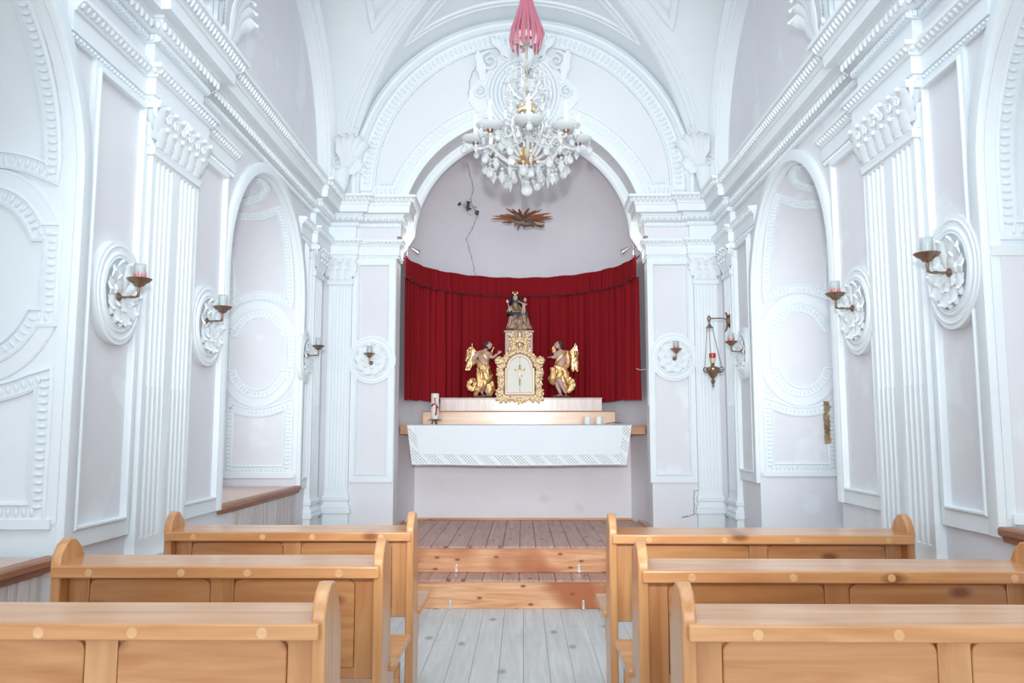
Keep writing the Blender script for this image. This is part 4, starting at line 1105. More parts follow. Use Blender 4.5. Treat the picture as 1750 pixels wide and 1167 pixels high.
# cord sleeve
mb=MB(); rr=random.Random(4)
for k in range(26):
    a=2*PI*k/26+rr.uniform(-.05,.05); e_=rr.uniform(.85,1.05); zb=4.44+rr.uniform(-.05,.05)
    pts=[(.018*math.cos(a),.018*math.sin(a),Z(5.5)),(.028*math.cos(a),.028*math.sin(a),Z(5.0)),(.045*math.cos(a),.045*math.sin(a),Z(4.80)),(.085*e_*math.cos(a),.085*e_*math.sin(a),Z(4.66)),(.125*e_*math.cos(a),.125*e_*math.sin(a),Z(4.55)),(.135*e_*math.cos(a),.135*e_*math.sin(a),Z(zb+.03)),(.12*e_*math.cos(a),.12*e_*math.sin(a),Z(zb-.02))]
    mb.tube(pts,[.006,.008,.009,.011,.012,.011,.008],6)
mb.build('pink_cord_sleeve',M['cord'],ch,smooth=60)
mb=MB()
for k in range(12):
    a=2*PI*k/12; mb.blob((.085*math.cos(a),.085*math.sin(a),Z(4.50)),(.03,.03,.028),None,8,6)
mb.build('cotton_ruff',M['linen'],ch)
# arms
def drop(mb,kind=0,k=1.0):
    if kind==0:   # pear
        mb.lathe([(0,-.075),(.012,-.070),(.019,-.057),(.018,-.044),(.010,-.028),(.004,-.018),(0,-.016)],8); mb.blob((0,0,-.008),.007,None,8,5)
    elif kind==1: # kite / leaf
        mb.lathe([(0,-.080),(.010,-.062),(.021,-.048),(.011,-.034),(.014,-.026),(.003,-.016),(0,-.014)],6,Matrix.Diagonal((1,.5,1,1))); mb.blob((0,0,-.006),.008,None,8,5)
    else:         # spear
        mb.lathe([(0,-.085),(.008,-.06),(.012,-.04),(.006,-.022),(0,-.018)],6); mb.blob((0,0,-.009),.009,None,8,5)
def flower(mb,c,r,rr):
    Mx=Euler((rr.uniform(-.8,.8),rr.uniform(-.8,.8),rr.uniform(0,3))).to_matrix().to_4x4(); c=Vector(c)
    for q in range(5):
        a=q*2*PI/5; d=Mx@Vector((math.cos(a),math.sin(a),.25)); mb.blob(c+d*r*.62,(r*.46,r*.30,r*.12),Mx@Matrix.Rotation(a,4,'Z')@Matrix.Rotation(-.4,4,'Y'),7,4)
    mb.blob(c,r*.22,None,6,4)
drops=[]
protos=[]
for k in range(3):
    mb=MB(); drop(mb,k); protos.append(mb.build('crystal_drop',M['crystal'],ch,smooth=20))
ndrop=[0]
def put_drop(x,y,z,kind,s=1.,rz=0):
    ndrop[0]+=1
    o=protos[kind] if kind not in drops else protos[kind].copy()
    if kind in drops: COL.objects.link(o)
    drops.append(kind); s*=1.18; o.location=(x,y,Z(z)); o.scale=(s,s,s); o.rotation_euler=(0,0,rz)
rr=random.Random(12)
RA=.405; arm0=None
OFF=-PI/2+.03
def arm_tree():
    a=MB(); pts=[(.05,0,Z(3.49)),(.11,0,Z(3.475)),(.19,0,Z(3.50)),(.25,0,Z(3.565)),(.30,0,Z(3.60)),(.35,0,Z(3.585)),(RA-.01,0,Z(3.585)),(RA,0,Z(3.60)),(RA,0,Z(3.625))]
    # smooth
    sm=[]
    P=[Vector(p) for p in pts]
    for i in range(len(P)-1):
        p0=P[max(i-1,0)];p1=P[i];p2=P[i+1];p3=P[min(i+2,len(P)-1)]
        for t in (0,.25,.5,.75):
            sm.append(.5*((2*p1)+(p2-p0)*t+(2*p0-5*p1+4*p2-p3)*t*t+(3*p1-p0-3*p2+p3)*t**3))
    sm.append(P[-1]); a.tube(sm,.0125,8)
    a.tube([(.06,0,Z(3.52)),(.12,0,Z(3.60)),(.17,0,Z(3.72)),(.15,0,Z(3.80))],[.010,.011,.009,.006],8)
    arm=a.build('arm',M['crystal'],ch,smooth=50)
    b=MB(); b.lathe([(0,Z(3.628)),(.018,Z(3.628)),(.05,Z(3.632)),(.098,Z(3.650)),(.110,Z(3.666)),(.107,Z(3.669)),(.05,Z(3.648)),(.0,Z(3.642))],32,Matrix.Translation((RA,0,0))); b.build('drip_pan',M['pan'],arm)
    b=MB(); b.lathe([(0,Z(3.60)),(.014,Z(3.602)),(.024,Z(3.618)),(.026,Z(3.630)),(.012,Z(3.632))],16,Matrix.Translation((RA,0,0))); b.build('gilt_cap',M['brass'],arm)
    b=MB(); b.lathe([(0,Z(3.642)),(.016,Z(3.642)),(.0165,Z(3.80)),(.014,Z(3.803)),(0,Z(3.803))],16,Matrix.Translation((RA,0,0))); b.build('candle_tube',M['wax'],arm)
    b=MB(); b.lathe([(0,Z(3.80)),(.010,Z(3.803)),(.013,Z(3.822)),(.009,Z(3.845)),(.002,Z(3.862)),(0,Z(3.863))],12,Matrix.Translation((RA,0,0))); b.build('flame_bulb',M['wax'],arm)
    return arm
arm0=arm_tree()
for k in range(8):
    a=OFF+k*PI/4; o=arm0 if k==0 else copy_tree(arm0,ch); o.rotation_euler=(0,0,a)
    ca,sa=math.cos(a),math.sin(a)
    for j,(da,rr_) in enumerate(((-.19,RA+.0),(.19,RA+.0),(0,RA+.09))):
        put_drop(rr_*math.cos(a+da),rr_*math.sin(a+da),3.632-(.02 if j<2 else -.01),(k+j)%2,1.0+.12*(j==2),a)
    put_drop((RA-.05)*math.cos(a+.39),(RA-.05)*math.sin(a+.39),3.52,0,1.2,a)
    put_drop((RA-.09)*math.cos(a+.1),(RA-.09)*math.sin(a+.1),3.56,1,1.05,a)
for k in range(12):
    a=k*2*PI/12+.1; put_drop(.29*math.cos(a),.29*math.sin(a),3.47+rr.uniform(-.02,.02),k%2,1.4,a)
for k in range(11):
    a=k*2*PI/11; put_drop(.20*math.cos(a),.20*math.sin(a),3.43+rr.uniform(-.02,.02),(k+1)%3,1.4,a)
for k in range(8):
    a=k*2*PI/8+.3; put_drop(.11*math.cos(a),.11*math.sin(a),3.42,(k)%3,1.2,a)
for k in range(8):
    a=k*2*PI/8+.2; put_drop(.15*math.cos(a),.15*math.sin(a),3.66,0,.9,a)
for k in range(8):
    a=k*2*PI/8; put_drop(.17*math.cos(a),.17*math.sin(a),3.93,1,1.1,a)
for k in range(7):
    a=k*2*PI/7+.2; put_drop(.12*math.cos(a),.12*math.sin(a),3.82,k%3,1.0,a)
# bead garlands
for k in range(8):
    a=OFF+k*PI/4; mb=MB(); A=Vector((.05*math.cos(a),.05*math.sin(a),Z(3.86))); B=Vector((.30*math.cos(a),.30*math.sin(a),Z(3.615)))
    for i in range(24):
        t=i/23; c=A.lerp(B,t)+Vector((0,0,-.09*math.sin(PI*t))); mb.blob(c,.0075 if i%3 else .011,None,6,4)
    mb.build('bead_garland',M['crystal'],ch); mb=MB()
    b=a+PI/4; A=Vector((.33*math.cos(a),.33*math.sin(a),Z(3.575))); B=Vector((.33*math.cos(b),.33*math.sin(b),Z(3.575)))
    for i in range(18):
        t=i/17; c=A.lerp(B,t)+Vector((0,0,-.07*math.sin(PI*t))); mb.blob(c,.0075,None,6,4)
    mb.build('bead_garland',M['crystal'],ch)
# upper curled branches with glass leaves
for k in range(6):
    a=k*PI/3+.25; ca,sa=math.cos(a),math.sin(a); mb=MB()
    pts=[(.04,3.98),(.10,4.02),(.15,4.10),(.15,4.18),(.10,4.20),(.075,4.15)]
    mb.tube([(r*ca,r*sa,Z(z)) for r,z in pts],[.010,.010,.009,.008,.007,.005],8)
    for j,(r,z) in enumerate(((.14,4.03),(.17,4.10),(.16,4.19),(.10,4.22),(.18,3.98),(.12,3.90))):
        flower(mb,(r*ca+rr.uniform(-.015,.015),r*sa+rr.uniform(-.015,.015),Z(z)),.032,rr)
    mb.build('curled_branch',M['crystal'],ch)
for k in range(8):
    a=k*PI/4+.5; ca,sa=math.cos(a),math.sin(a); mb=MB()
    for j in range(7):
        r=.08+.022*j; z=3.74+.018*math.sin(j*1.3)
        flower(mb,(r*ca+rr.uniform(-.01,.01),r*sa+rr.uniform(-.01,.01),Z(z)),.032,rr)
    mb.tube([(.0,0,Z(3.76)),(.12*ca,.12*sa,Z(3.74)),(.24*ca,.24*sa,Z(3.74))],.005,6); mb.build('glass_flower_spray',M['crystal'],ch)
mb=MB(); mb.lathe([(0,0),(.02,.004),(.038,.018),(.046,.04),(.042,.062),(.026,.085),(.020,.10),(.026,.112),(.016,.125),(.004,.135),(0,.137)],24); mb.build('bottom_ball',M['crystal'],ch)
mb=MB(); mb.blob((0,0,.155),(.03,.03,.022),None,8,5); mb.blob((0,0,.20),(.034,.034,.032),None,12,8); mb.blob((0,0,.245),(.012,.012,.018)); mb.tube([(0,0,.13),(0,0,.28)],.003,6); mb.build('bottom_beads',M['crystal'],ch)

# ------------------------------------------------------------------ tabernacle, pedestal
tb=empty('tabernacle',(-.03,8.905,1.733),0,'white arched tabernacle with a crucifix in a gilt openwork rococo frame','tabernacle')
T_=lambda x,z:(x,z)
def archpoly(hw,z0,zs_,hh,sh=0):
    p=[(-hw,z0),(hw,z0),(hw,zs_)]
    if sh: p+=[(hw-sh,zs_),(hw-sh,zs_+sh*.6)]
    r=hw-sh; zb=zs_+(sh*.6 if sh else 0)
    p+=[(r*math.cos(a),zb+hh*math.sin(a)) for a in lin(0,PI,18)][0 if not sh else 1:]
    if sh: p+=[(-(hw-sh),zs_)]
    p+=[(-hw,zs_)]
    return p
mb=MB(); mb.prism(archpoly(.165,0.0,.33,.165,.02),(0,.06,0),(1,0,0),(0,0,1),(0,1,0),.13); mb.build('cabinet',M['rose'],tb,smooth=20)
mb=MB(); mb.prism(archpoly(.150,.045,.31,.135,.022),(0,.055,0),(1,0,0),(0,0,1),(0,-1,0),.012); mb.build('door_surround',M['rose'],tb,smooth=20,bevel=.002)
pl=archpoly(.138,.055,.305,.125,.022)
mb=MB(); mb.prism([p for p in pl if p[0]<=.001 or True],(0,.045,0),(1,0,0),(0,0,1),(0,-1,0),.008); mb.build('door',M['cream'],tb,smooth=20,bevel=.002)
drr=kids(tb)[-1]
mb=MB(); mb.box(-.0015,.0015,.033,.038,.055,.455); mb.build('door_seam',M['brown'],drr)
mb=MB(); mb.blob((.022,.032,.235),(.005,.004,.008)); mb.build('keyhole',M['brass'],drr)
mb=MB(); mb.tube(
 [(x,.040,z) for x,z in archpoly(.152,.042,.312,.137,.022)],.006,6,closed=True); mb.build('door_moulding',M['palegold'],tb)
mb=MB(); mb.box(-.006,.006,.022,.032,.13,.345); mb.box(-.05,.05,.022,.032,.300,.312); mb.blob((0,.022,.345),(.008,.006,.010)); mb.blob((-.05,.027,.306),(.008,.006,.008)); mb.blob((.05,.027,.306),(.008,.006,.008)); mb.build('crucifix',M['brown'],tb)
cr=kids(tb)[-1]
mb=MB(); mb.tube([(-.042,.018,.312),(-.015,.018,.300),(0,.018,.296),(.015,.018,.300),(.042,.018,.312)],.0035,6); mb.tube([(0,.018,.297),(.002,.016,.27),(0,.016,.245),(.002,.016,.21)],[.006,.007,.005,.003],6); mb.blob((0,.016,.312),.007); mb.build('corpus_figure',M['gold'],cr)
# rococo frame
rr=random.Random(9)
NF=Vector((0,-1,0))
def orn(mb,x,z,ang,L_,w,k=2):
    T=Vector((math.cos(ang),0,math.sin(ang))); P=Vector((x,.02,z))
    Bn=Vector((-T.z,0,T.x))
    for q,l in ((0,1.0),(.75,.8),(-.75,.8)):
        T2=T*math.cos(q)+Bn*math.sin(q); leaf(mb,P,T2,NF,L_*l,w*.56,.7,.008,2)
    scroll(mb,P+T*(L_*.45)+Bn*(w*.42),T,Bn,w*.34,1.3,.006,1,0,14)
    scroll(mb,P+T*(L_*.45)-Bn*(w*.42),T,Bn,w*.30,1.3,.006,-1,0,14)
for s in (-1,1):
    mb=MB()
    mb.tube([(s*.17,.03,-.03),(s*.185,.03,.08),(s*.175,.03,.2),(s*.19,.03,.33),(s*.18,.03,.40),(s*.155,.03,.46)],[.014,.012,.013,.012,.014,.010],8)
    for i in range(13):
        z=-.0+.035*i; w=.050+.010*math.sin(i*1.7)
        a=(PI if s<0 else 0)+s*(.5 if i%2 else -.35)+rr.uniform(-.2,.2)
        orn(mb,s*(.180+.006*math.sin(i*2.1)),z,a,.085+.02*math.sin(i*.9+1),w)
    for i in range(4): orn(mb,s*.20,.36+.012*i,(PI/2)-s*(.25+.4*i),.09,.05)
    mb.build('side_ornament',M['palegold'],tb,smooth=50)
mb=MB()
for i in range(9):
    x=-.16+.04*i; orn(mb,x,.005-.012*math.cos(x*12),-PI/2+rr.uniform(-.5,.5),.065+.02*math.cos(i*1.5),.046)
mb.tube([(-.18,.03,.02),(-.1,.03,.0),(0,.03,.01),(.1,.03,.0),(.18,.03,.02)],.013,8); mb.build('bottom_ornament',M['palegold'],tb,smooth=50)
mb=MB()
for a in lin(.15,PI-.15,11): orn(mb,.155*math.cos(a),.325+.16*math.sin(a),a+rr.uniform(-.25,.25),.062+.02*math.sin(a),.045)
for s in (-1,1):
    mb.tube([(s*.13,.03,.50),(s*.09,.03,.55),(s*.05,.03,.56),(s*.06,.03,.62),(s*.10,.03,.66)],[.012,.014,.012,.011,.007],8)
    for (x,z,a) in ((.06,.54,.4),(.05,.58,1.0),(.06,.62,.9),(.02,.60,1.3),(.085,.66,1.3),(.035,.54,.2)): orn(mb,s*x,z,PI/2-s*(PI/2-a),.07,.042)
mb.build('crown_ornament',M['palegold'],tb,smooth=50)
mb=MB(); mb.lathe([(0,.63),(.02,.635),(.014,.65),(.022,.665),(.026,.69),(.020,.72),(.008,.735),(0,.738)],16,Matrix.Translation((0,.03,0))); mb.blob((0,0,.575),(.020,.014,.028)); mb.build('finial_jewel',M['palegold'],tb)
pd=empty('pedestal',(-.04,9.23,1.43),0,'pale rose wooden pedestal behind the tabernacle, carrying the seated figure','pedestal')
mb=MB(); mb.box(-.155,.155,-.09,.12,0,1.045); mb.build('pedestal_body',M['rosewood'],pd,bevel=.003)
mb=MB(); mb.box(-.168,.168,-.105,.125,1.045,1.062); mb.build('pedestal_top',M['rosewood'],pd,bevel=.003)

# ------------------------------------------------------------------ figures
def skin(name,nodes,edges,mat,parent,root,lv=2):
    keys=list(nodes); me=bpy.data.meshes.new(name)
    me.from_pydata([nodes[k][0] for k in keys],[(keys.index(a),keys.index(b)) for a,b in edges],[])
    me.materials.append(mat)
    o=bpy.data.objects.new(name,me); COL.objects.link(o); o.parent=parent
    m=o.modifiers.new('skin','SKIN'); m.use_smooth_shade=True
    if not me.skin_vertices: 
        bm=bmesh.new(); bm.from_mesh(me); bm.verts.layers.skin.verify(); bm.to_mesh(me); bm.free()
    for i,k in enumerate(keys):
        r=nodes[k][1]; me.skin_vertices[0].data[i].radius=(r,r) if not hasattr(r,'__len__') else r
        me.skin_vertices[0].data[i].use_root=(k==root)
    ss=o.modifiers.new('sub','SUBSURF'); ss.levels=lv; ss.render_levels=lv
    return o
def loft(mb,secs,nf=9,n=54,amp0=.1,seed=0):
    """secs: (cx,cy,cz,rx,ry,foldamp,tiltx) closed folded cloth tube"""
    rr=random.Random(seed); ph=[rr.uniform(0,6) for _ in range(3)]
    vs=[]
    for (cx,cy,cz,rx,ry,am,*t) in secs:
        tx=t[0] if t else 0
        for k in range(n):
            a=2*PI*k/n; f=1+am*(math.sin(nf*a+ph[0]+cz*9)+.5*math.sin((nf*2+1)*a+ph[1])+.35*math.sin(3*a+ph[2]))
            x=rx*f*math.cos(a); y=ry*f*math.sin(a); vs.append((cx+x,cy+y,cz+tx*x))
    fs=[(j*n+k,j*n+(k+1)%n,(j+1)*n+(k+1)%n,(j+1)*n+k) for j in range(len(secs)-1) for k in range(n)]
    fs.append(tuple(range(n))); fs.append(tuple((len(secs)-1)*n+k for k in range(n)))
    mb.add(vs,fs)
def head(parent,P,r,face,up=Vector((0,0,1)),hairlen=1.0,hairmat='hair',body_mat='flesh',covered=False):
    """head looking along vector face"""
    f=Vector(face).normalized(); u=(up-f*up.dot(f)).normalized(); s_=f.cross(u)
    Mx=Matrix(((s_.x,f.x,u.x,P[0]),(s_.y,f.y,u.y,P[1]),(s_.z,f.z,u.z,P[2]),(0,0,0,1)))
    mb=MB(); n=18
    mb.blob((0,0,0),(r*.78,r*.90,r),None,18,14)
    mb.blob((0,r*.32,-r*.42),(r*.52,r*.52,r*.52),None,12,8)   # jaw
    mb.blob((0,r*.95,-r*.12),(r*.12,r*.20,r*.26),None,8,6)     # nose
    mb.blob((0,r*.74,-r*.55),(r*.24,r*.10,r*.07),None,8,5); mb.blob((0,r*.70,-r*.78),(r*.2,r*.16,r*.14),None,8,5)
    for q in (-1,1):
        mb.blob((q*r*.78,-.05*r,-.1*r),(r*.09,r*.16,r*.24),None,6,5); mb.blob((q*r*.30,r*.74,r*.12),(r*.2,r*.12,r*.08),None,8,5)
        mb.blob((q*r*.36,r*.55,-r*.25),(r*.25,r*.25,r*.22),None,8,6)
    mb.v=[Mx@v for v in mb.v]; mb.build('head',M[body_mat],parent,smooth=80)
    h=kids(parent)[-1]
    e=MB()
    for q in (-1,1): e.blob((q*r*.30,r*.81,r*.02),(r*.13,r*.07,r*.07),None,8,5)
    e.v=[Mx@v for v in e.v]; e.build('eyes',M['dark'],h)
    if not covered:
        e=MB(); rr=random.Random(int(r*1e5))
        e.blob((0,-r*.16,r*.22),(r*.90,r*.92,r*.88),None,16,12)
        for k in range(26):
            a=PI+rr.uniform(-.1,PI+.1); zz=rr.uniform(-.75*hairlen,.9)
            e.blob((r*.84*math.cos(a)*math.sqrt(max(.1,1-zz*zz*.5)),-r*.1+r*.85*math.sin(a)*.9,r*zz),(r*.2,r*.2,r*.26),Matrix.Rotation(rr.uniform(-.5,.5),4,'X'),7,5)
        e.v=[Mx@v for v in e.v]; e.build('hair',M[hairmat],h,smooth=80)
    return Mx
def hand(name,parent,P,D,up,L_,mat,curl=.4):
    """small five-fingered hand at wrist P pointing along D"""
    P=Vector(P);D=Vector(D).normalized();U=Vector(up);U=(U-D*U.dot(D)).normalized();S_=D.cross(U)
    mb=MB(); mb.tube([P-D*L_*.1,P+D*L_*.2,P+D*L_*.48],[L_*.17,L_*.24,L_*.22],8,flat=.45,up=U)
    for i,(o,l) in enumerate(((-.17,.42),(-.06,.50),(.06,.47),(.17,.36))):
        a=P+D*L_*.45+S_*(o*L_*1.0); d1=(D+S_*o*.6).normalized(); b=a+d1*l*L_*.5-U*curl*.08*L_; c=b+(d1-U*curl).normalized()*l*L_*.5
        mb.tube([a,b,c],[L_*.065,L_*.06,L_*.04],6)
    a=P+D*L_*.15-S_*L_*.2; mb.tube([a,a+(D-S_*.8)*L_*.22,a+(D*1.1-S_*.7)*L_*.38],[L_*.08,L_*.07,L_*.045],6)
    mb.build(name,M[mat],parent,smooth=80)
def foot(mb,P,D,L_):
    P=Vector(P);D=Vector(D).normalized()
    mb.tube([P-D*L_*.25+Vector((0,0,L_*.1)),P+Vector((0,0,L_*.22)),P+D*L_*.35+Vector((0,0,L_*.14)),P+D*L_*.65+Vector((0,0,L_*.07)),P+D*L_*.8+Vector((0,0,L_*.05))],[L_*.14,L_*.17,L_*.14,L_*.12,L_*.05],8,flat=.7)
k7=.000661
def make_angel(left):
    if left:
        C=lambda cx,cy,y=0:((cx-470)*k7,y,(1062-cy)*k7)
        e=empty('angel_statue',(-.425,9.04,1.735),0,'gilded angel with painted flesh left of the tabernacle, one arm reaching toward it','angel statue',)
    else:
        C=lambda cx,cy,y=0:((cx-370)*k7,y,(1062-cy)*k7)
        e=empty('angel_statue',(.425,9.04,1.735),0,'gilded angel with bare chest right of the tabernacle, face raised to the seated figure','angel statue')
    V=lambda *a:Vector(C(*a))
    if left:
        N={'pel':(C(470,560,0),.045),'wst':(C(462,480,-.005),.042),'chs':(C(462,380,-.01),.056),'ub':(C(470,320,-.01),.050),'nk':(C(492,268,-.012),.022),'nk2':(C(508,232,-.012),.020),
           'shL':(C(390,315,-.01),.026),'elL':(C(275,415,-.02),.018),'wrL':(C(318,478,-.035),.012),
           'shR':(C(548,335,-.01),.024),'elR':(C(608,402,-.03),.017),'wrR':(C(700,335,-.045),.011),
           'hpR':(C(500,610,0),.034),'knR':(C(480,790,-.035),.027),'anR':(C(528,1005,-.03),.014),
           'hpL':(C(440,610,.01),.034),'knL':(C(420,790,.0),.027),'anL':(C(440,1005,.01),.014)}
    else:
        N={'pel':(C(360,570,0),.045),'wst':(C(372,490,-.005),.044),'chs':(C(378,390,-.01),.058),'ub':(C(372,325,-.01),.052),'nk':(C(362,275,-.012),.022),'nk2':(C(352,245,-.012),.020),
           'shL':(C(300,325,-.01),.026),'elL':(C(258,395,-.03),.018),'wrL':(C(205,388,-.05),.012),
           'shR':(C(455,320,-.01),.026),'elR':(C(500,430,.02),.019),'wrR':(C(455,520,.0),.012),
           'hpR':(C(335,620,-.01),.036),'knR':(C(340,780,-.045),.028),'anR':(C(455,1000,-.02),.014),
           'hpL':(C(330,620,.01),.036),'knL':(C(300,840,.01),.026),'anL':(C(365,1005,.0),.014)}
    ED=[('pel','wst'),('wst','chs'),('chs','ub'),('ub','nk'),('nk','nk2'),('ub','shL'),('shL','elL'),('elL','wrL'),('ub','shR'),('shR','elR'),('elR','wrR'),('pel','hpR'),('hpR','knR'),('knR','anR'),('pel','hpL'),('hpL','knL'),('knL','anL')]
    for kk in N:
        P_,r_=N[kk]; N[kk]=(P_,r_*(1.30 if kk in('wst','chs','ub') else 1.18))
    body=skin('body',N,ED,M['flesh'],e,'pel')
    head(e,C(535,185,-.016) if left else C(332,182,-.016),.045,(1,-.35,.35) if left else (-1,-.45,.35),hairlen=.9)
    if left:
        hand('hand',e,C(705,330,-.046),(1,0,.8),(0,-1,.3),.052,'flesh'); hand('hand',e,C(318,478,-.036),(.6,-.3,-.3),(0,-1,0),.045,'flesh',1.2)
    else:
        hand('hand',e,C(210,388,-.05),(-1,-.2,.0),(0,-.3,1),.048,'flesh'); hand('hand',e,C(455,520,.0),(-.6,-.4,-.4),(0,-1,0),.045,'flesh',1.2)
    mb=MB()
    if left: foot(mb,C(530,1030,-.03),(.8,-.5,0),.06); foot(mb,C(445,1030,.01),(.5,-.8,0),.06)
    else: foot(mb,C(455,1030,-.02),(-.2,-1,0),.06); foot(mb,C(365,1030,.0),(-1,-.4,0),.065)
    mb.build('feet',M['flesh'],e,smooth=80)
    # drapery
    mb=MB()
    if left:
        loft(mb,[(*C(478,430,-.01),.040,.036,.02),(*C(470,500,-.01),.052,.046,.06),(*C(475,570,0),.064,.052,.07),(*C(480,680,0),.075,.056,.12),(*C(480,780,-.005),.088,.060,.16,-.1),(*C(470,880,-.005),.092,.058,.20,-.3),(*C(450,945,0),.075,.045,.2,-.5)],8,seed=2)
    else:
        loft(mb,[(*C(375,500,-.005),.050,.046,.04),(*C(360,570,-.0),.072,.056,.08),(*C(345,660,0.01),.098,.060,.14,.15),(*C(350,760,.025),.110,.055,.2,-.1),(*C(360,860,.04),.10,.035,.2,-.3)],8,seed=5)
    mb.build('gilt_skirt',M['gold'],e,smooth=60)
    mb=MB()
    def ribbon(pts,ws,flat=.45):
        P=[V(*p)+Vector((0,-.006,0)) for p in pts]; sm=[];sw=[]
        for a in range(len(P)-1):
            p0=P[max(a-1,0)];p1=P[a];p2=P[a+1];p3=P[min(a+2,len(P)-1)]
            for t in (0,.2,.4,.6,.8): sm.append(.5*((2*p1)+(p2-p0)*t+(2*p0-5*p1+4*p2-p3)*t*t+(3*p1-p0-3*p2+p3)*t**3)); sw.append((ws[a]*(1-t)+ws[a+1]*t)*k7)
        sm.append(P[-1]); sw.append(ws[-1]*k7*.6)
        sw=[w*(1.45+.22*math.sin(i*1.9)) if max(ws)>18 else w for i,w in enumerate(sw)]; fl_=.28 if max(ws)>18 else .4
        mb.tube(sm,sw,12,flat=fl_,up=(0,-1,0)); 
        if max(ws)>18: mb.tube([p+Vector((.006,-.008,0)) for p in sm],[w*.30 for w in sw],7); mb.tube([p+Vector((-.010,-.006,0)) for p in sm],[w*.26 for w in sw],7)
    if left:
        ribbon([(425,285,-.062),(470,350,-.082),(520,425,-.078)],[14,15,24])
        ribbon([(350,450,-.04),(400,530,-.055),(470,560,-.06),(570,560,-.05)],[16,34,40,22]); ribbon([(370,560,-.03),(380,700,-.05),(400,850,-.05),(350,960,-.04),(320,1045,-.03)],[20,30,40,34,14])
        ribbon([(450,560,-.06),(500,680,-.07),(540,800,-.06),(600,700,-.03),(605,680,-.03)],[24,30,28,22,16])
        ribbon([(330,880,-.02),(270,920,-.02),(215,870,-.02),(225,800,-.01),(290,770,-.01),(320,820,-.03),(280,870,-.03)],[30,32,32,30,30,24,12])
        ribbon([(600,790,-.02),(610,850,-.02),(560,920,-.03)],[18,24,14]); ribbon([(340,400,-.02),(330,430,-.03),(370,470,-.04)],[14,20,16])
    else:
        ribbon([(445,290,-.062),(385,365,-.085),(305,450,-.075),(275,500,-.06)],[22,14,12,14]); ribbon([(455,290,-.03),(490,400,-.035),(480,520,-.045),(400,580,-.06),(310,550,-.06),(265,520,-.05)],[36,26,28,26,24,22])
        ribbon([(345,590,-.06),(355,680,-.065),(300,740,-.06)],[30,34,20]); ribbon([(230,560,-.03),(240,700,-.04),(215,800,-.03),(265,840,-.02)],[34,38,30,20])
        ribbon([(430,600,-.03),(460,740,-.02),(540,800,-.01),(560,860,-.01),(500,940,-.01),(470,980,-.01)],[34,44,50,40,34,18]); ribbon([(390,700,-.04),(420,830,-.03),(470,930,-.02)],[24,30,24])
    mb.build('gilt_drapery',M['gold'],e,smooth=60)
    # wings: arched leading edge with layered feathers
    def wing(edge,contour,root,yy=.03):
        mb=MB(); mb.tube([V(*p) for p in edge],[12*k7,18*k7,20*k7,15*k7][:len(edge)],8); tp=V(*edge[-1]); mb.blob(tp,(14*k7,14*k7,14*k7),None,8,6)
        n=len(contour); pts=[V(x,y,yy) for x,y in contour]; q=[p+Vector((0,.012,0)) for p in pts]
        mb.add(pts+q,[tuple(range(n)),tuple(range(n,2*n))[::-1]]+[(a,(a+1)%n,n+(a+1)%n,n+a) for a in range(n)])
        rt=V(root[0],root[1],yy-.006); rr=random.Random(n)
        for lay,(f0,f1,w_) in enumerate(((.45,1.0,26),(.25,.72,24),(.08,.45,20))):
            m=len(dense(contour,True,46)); 
            for (x,y) in dense(contour,True,40+8*lay):
                e_=V(x,y,yy-.006); d=e_-rt
                if d.length<.03 or d.z>.02: continue
                a_=rt+d*f0+Vector((0,-.006-.006*lay,0)); b_=rt+d*(f1+rr.uniform(-.05,.04))+Vector((0,-.004-.005*lay,0)); dd=b_-a_
                an=math.atan2(dd.x,-dd.z); mb.blob((a_+b_)/2,(w_*k7,.0075,dd.length*.55),Matrix.Rotation(-an,4,'Y')@Matrix.Rotation(.10,4,'X'),9,7)
        mb.build('wing',M['gold'],e,smooth=60)
    if left:
        wing([(350,300,.04),(300,250,.035),(262,215,.03),(265,160,.02)],[(345,300),(290,240),(240,205),(185,240),(165,300),(160,380),(145,440),(180,452),(165,530),(150,590),(185,603),(235,590),(262,540),(292,512),(280,440),(320,370)],(300,270))
        wing([(560,330,.04),(590,290,.04),(630,215,.03)],[(575,320),(600,255),(632,210),(622,260),(600,310),(585,340)],(600,280))
    else:
        wing([(500,310,.04),(545,270,.035),(600,215,.03),(618,155,.02)],[(500,310),(550,270),(600,220),(640,175),(652,250),(668,300),(660,400),(668,520),(660,610),(640,635),(618,600),(606,500),(592,520),(585,612),(562,622),(545,520),(525,460),(508,380)],(560,290))
        wing([(300,300,.04),(270,250,.04),(262,190,.03)],[(290,300),(262,190),(235,210),(222,260),(235,310),(270,325)],(275,230))
    # rocky base
    mb=MB(); bx=470 if left else 370; rr=random.Random(3)
    for q in range(7): mb.blob(V(bx-110+q*36,1040,rr.uniform(-.02,.02)),(.026,.040,.013),None,8,5)
    mb.build('base',M['brown'],e,smooth=60)
    return e
make_angel(True); make_angel(False)
# seated figure with child
k8=.000557
md=empty('seated_statue',(-.045,9.235,2.492),0,'crowned seated figure in blue and worn gold holding a child, on top of the pedestal','statue')
C=lambda cx,cy,y=0:((cx-540)*k8,y,(980-cy)*k8); V=lambda *a:Vector(C(*a))
N={'pel':(C(520,640,.0),.055),'wst':(C(500,560,.0),.045),'chs':(C(480,480,-.0),.050),'nk':(C(465,415,0),.022),'nk2':(C(470,370,0),.018),
   'shL':(C(400,480,0),.028),'elL':(C(310,580,-.02),.020),'wrL':(C(350,530,-.055),.012),'shR':(C(560,490,0),.028),'elR':(C(640,560,-.02),.022),'wrR':(C(620,600,-.06),.014),
   'hpL':(C(470,660,-.03),.038),'knL':(C(490,690,-.10),.036),'anL':(C(480,860,-.09),.024),'hpR':(C(590,660,-.03),.038),'knR':(C(645,690,-.10),.036),'anR':(C(660,850,-.09),.024)}
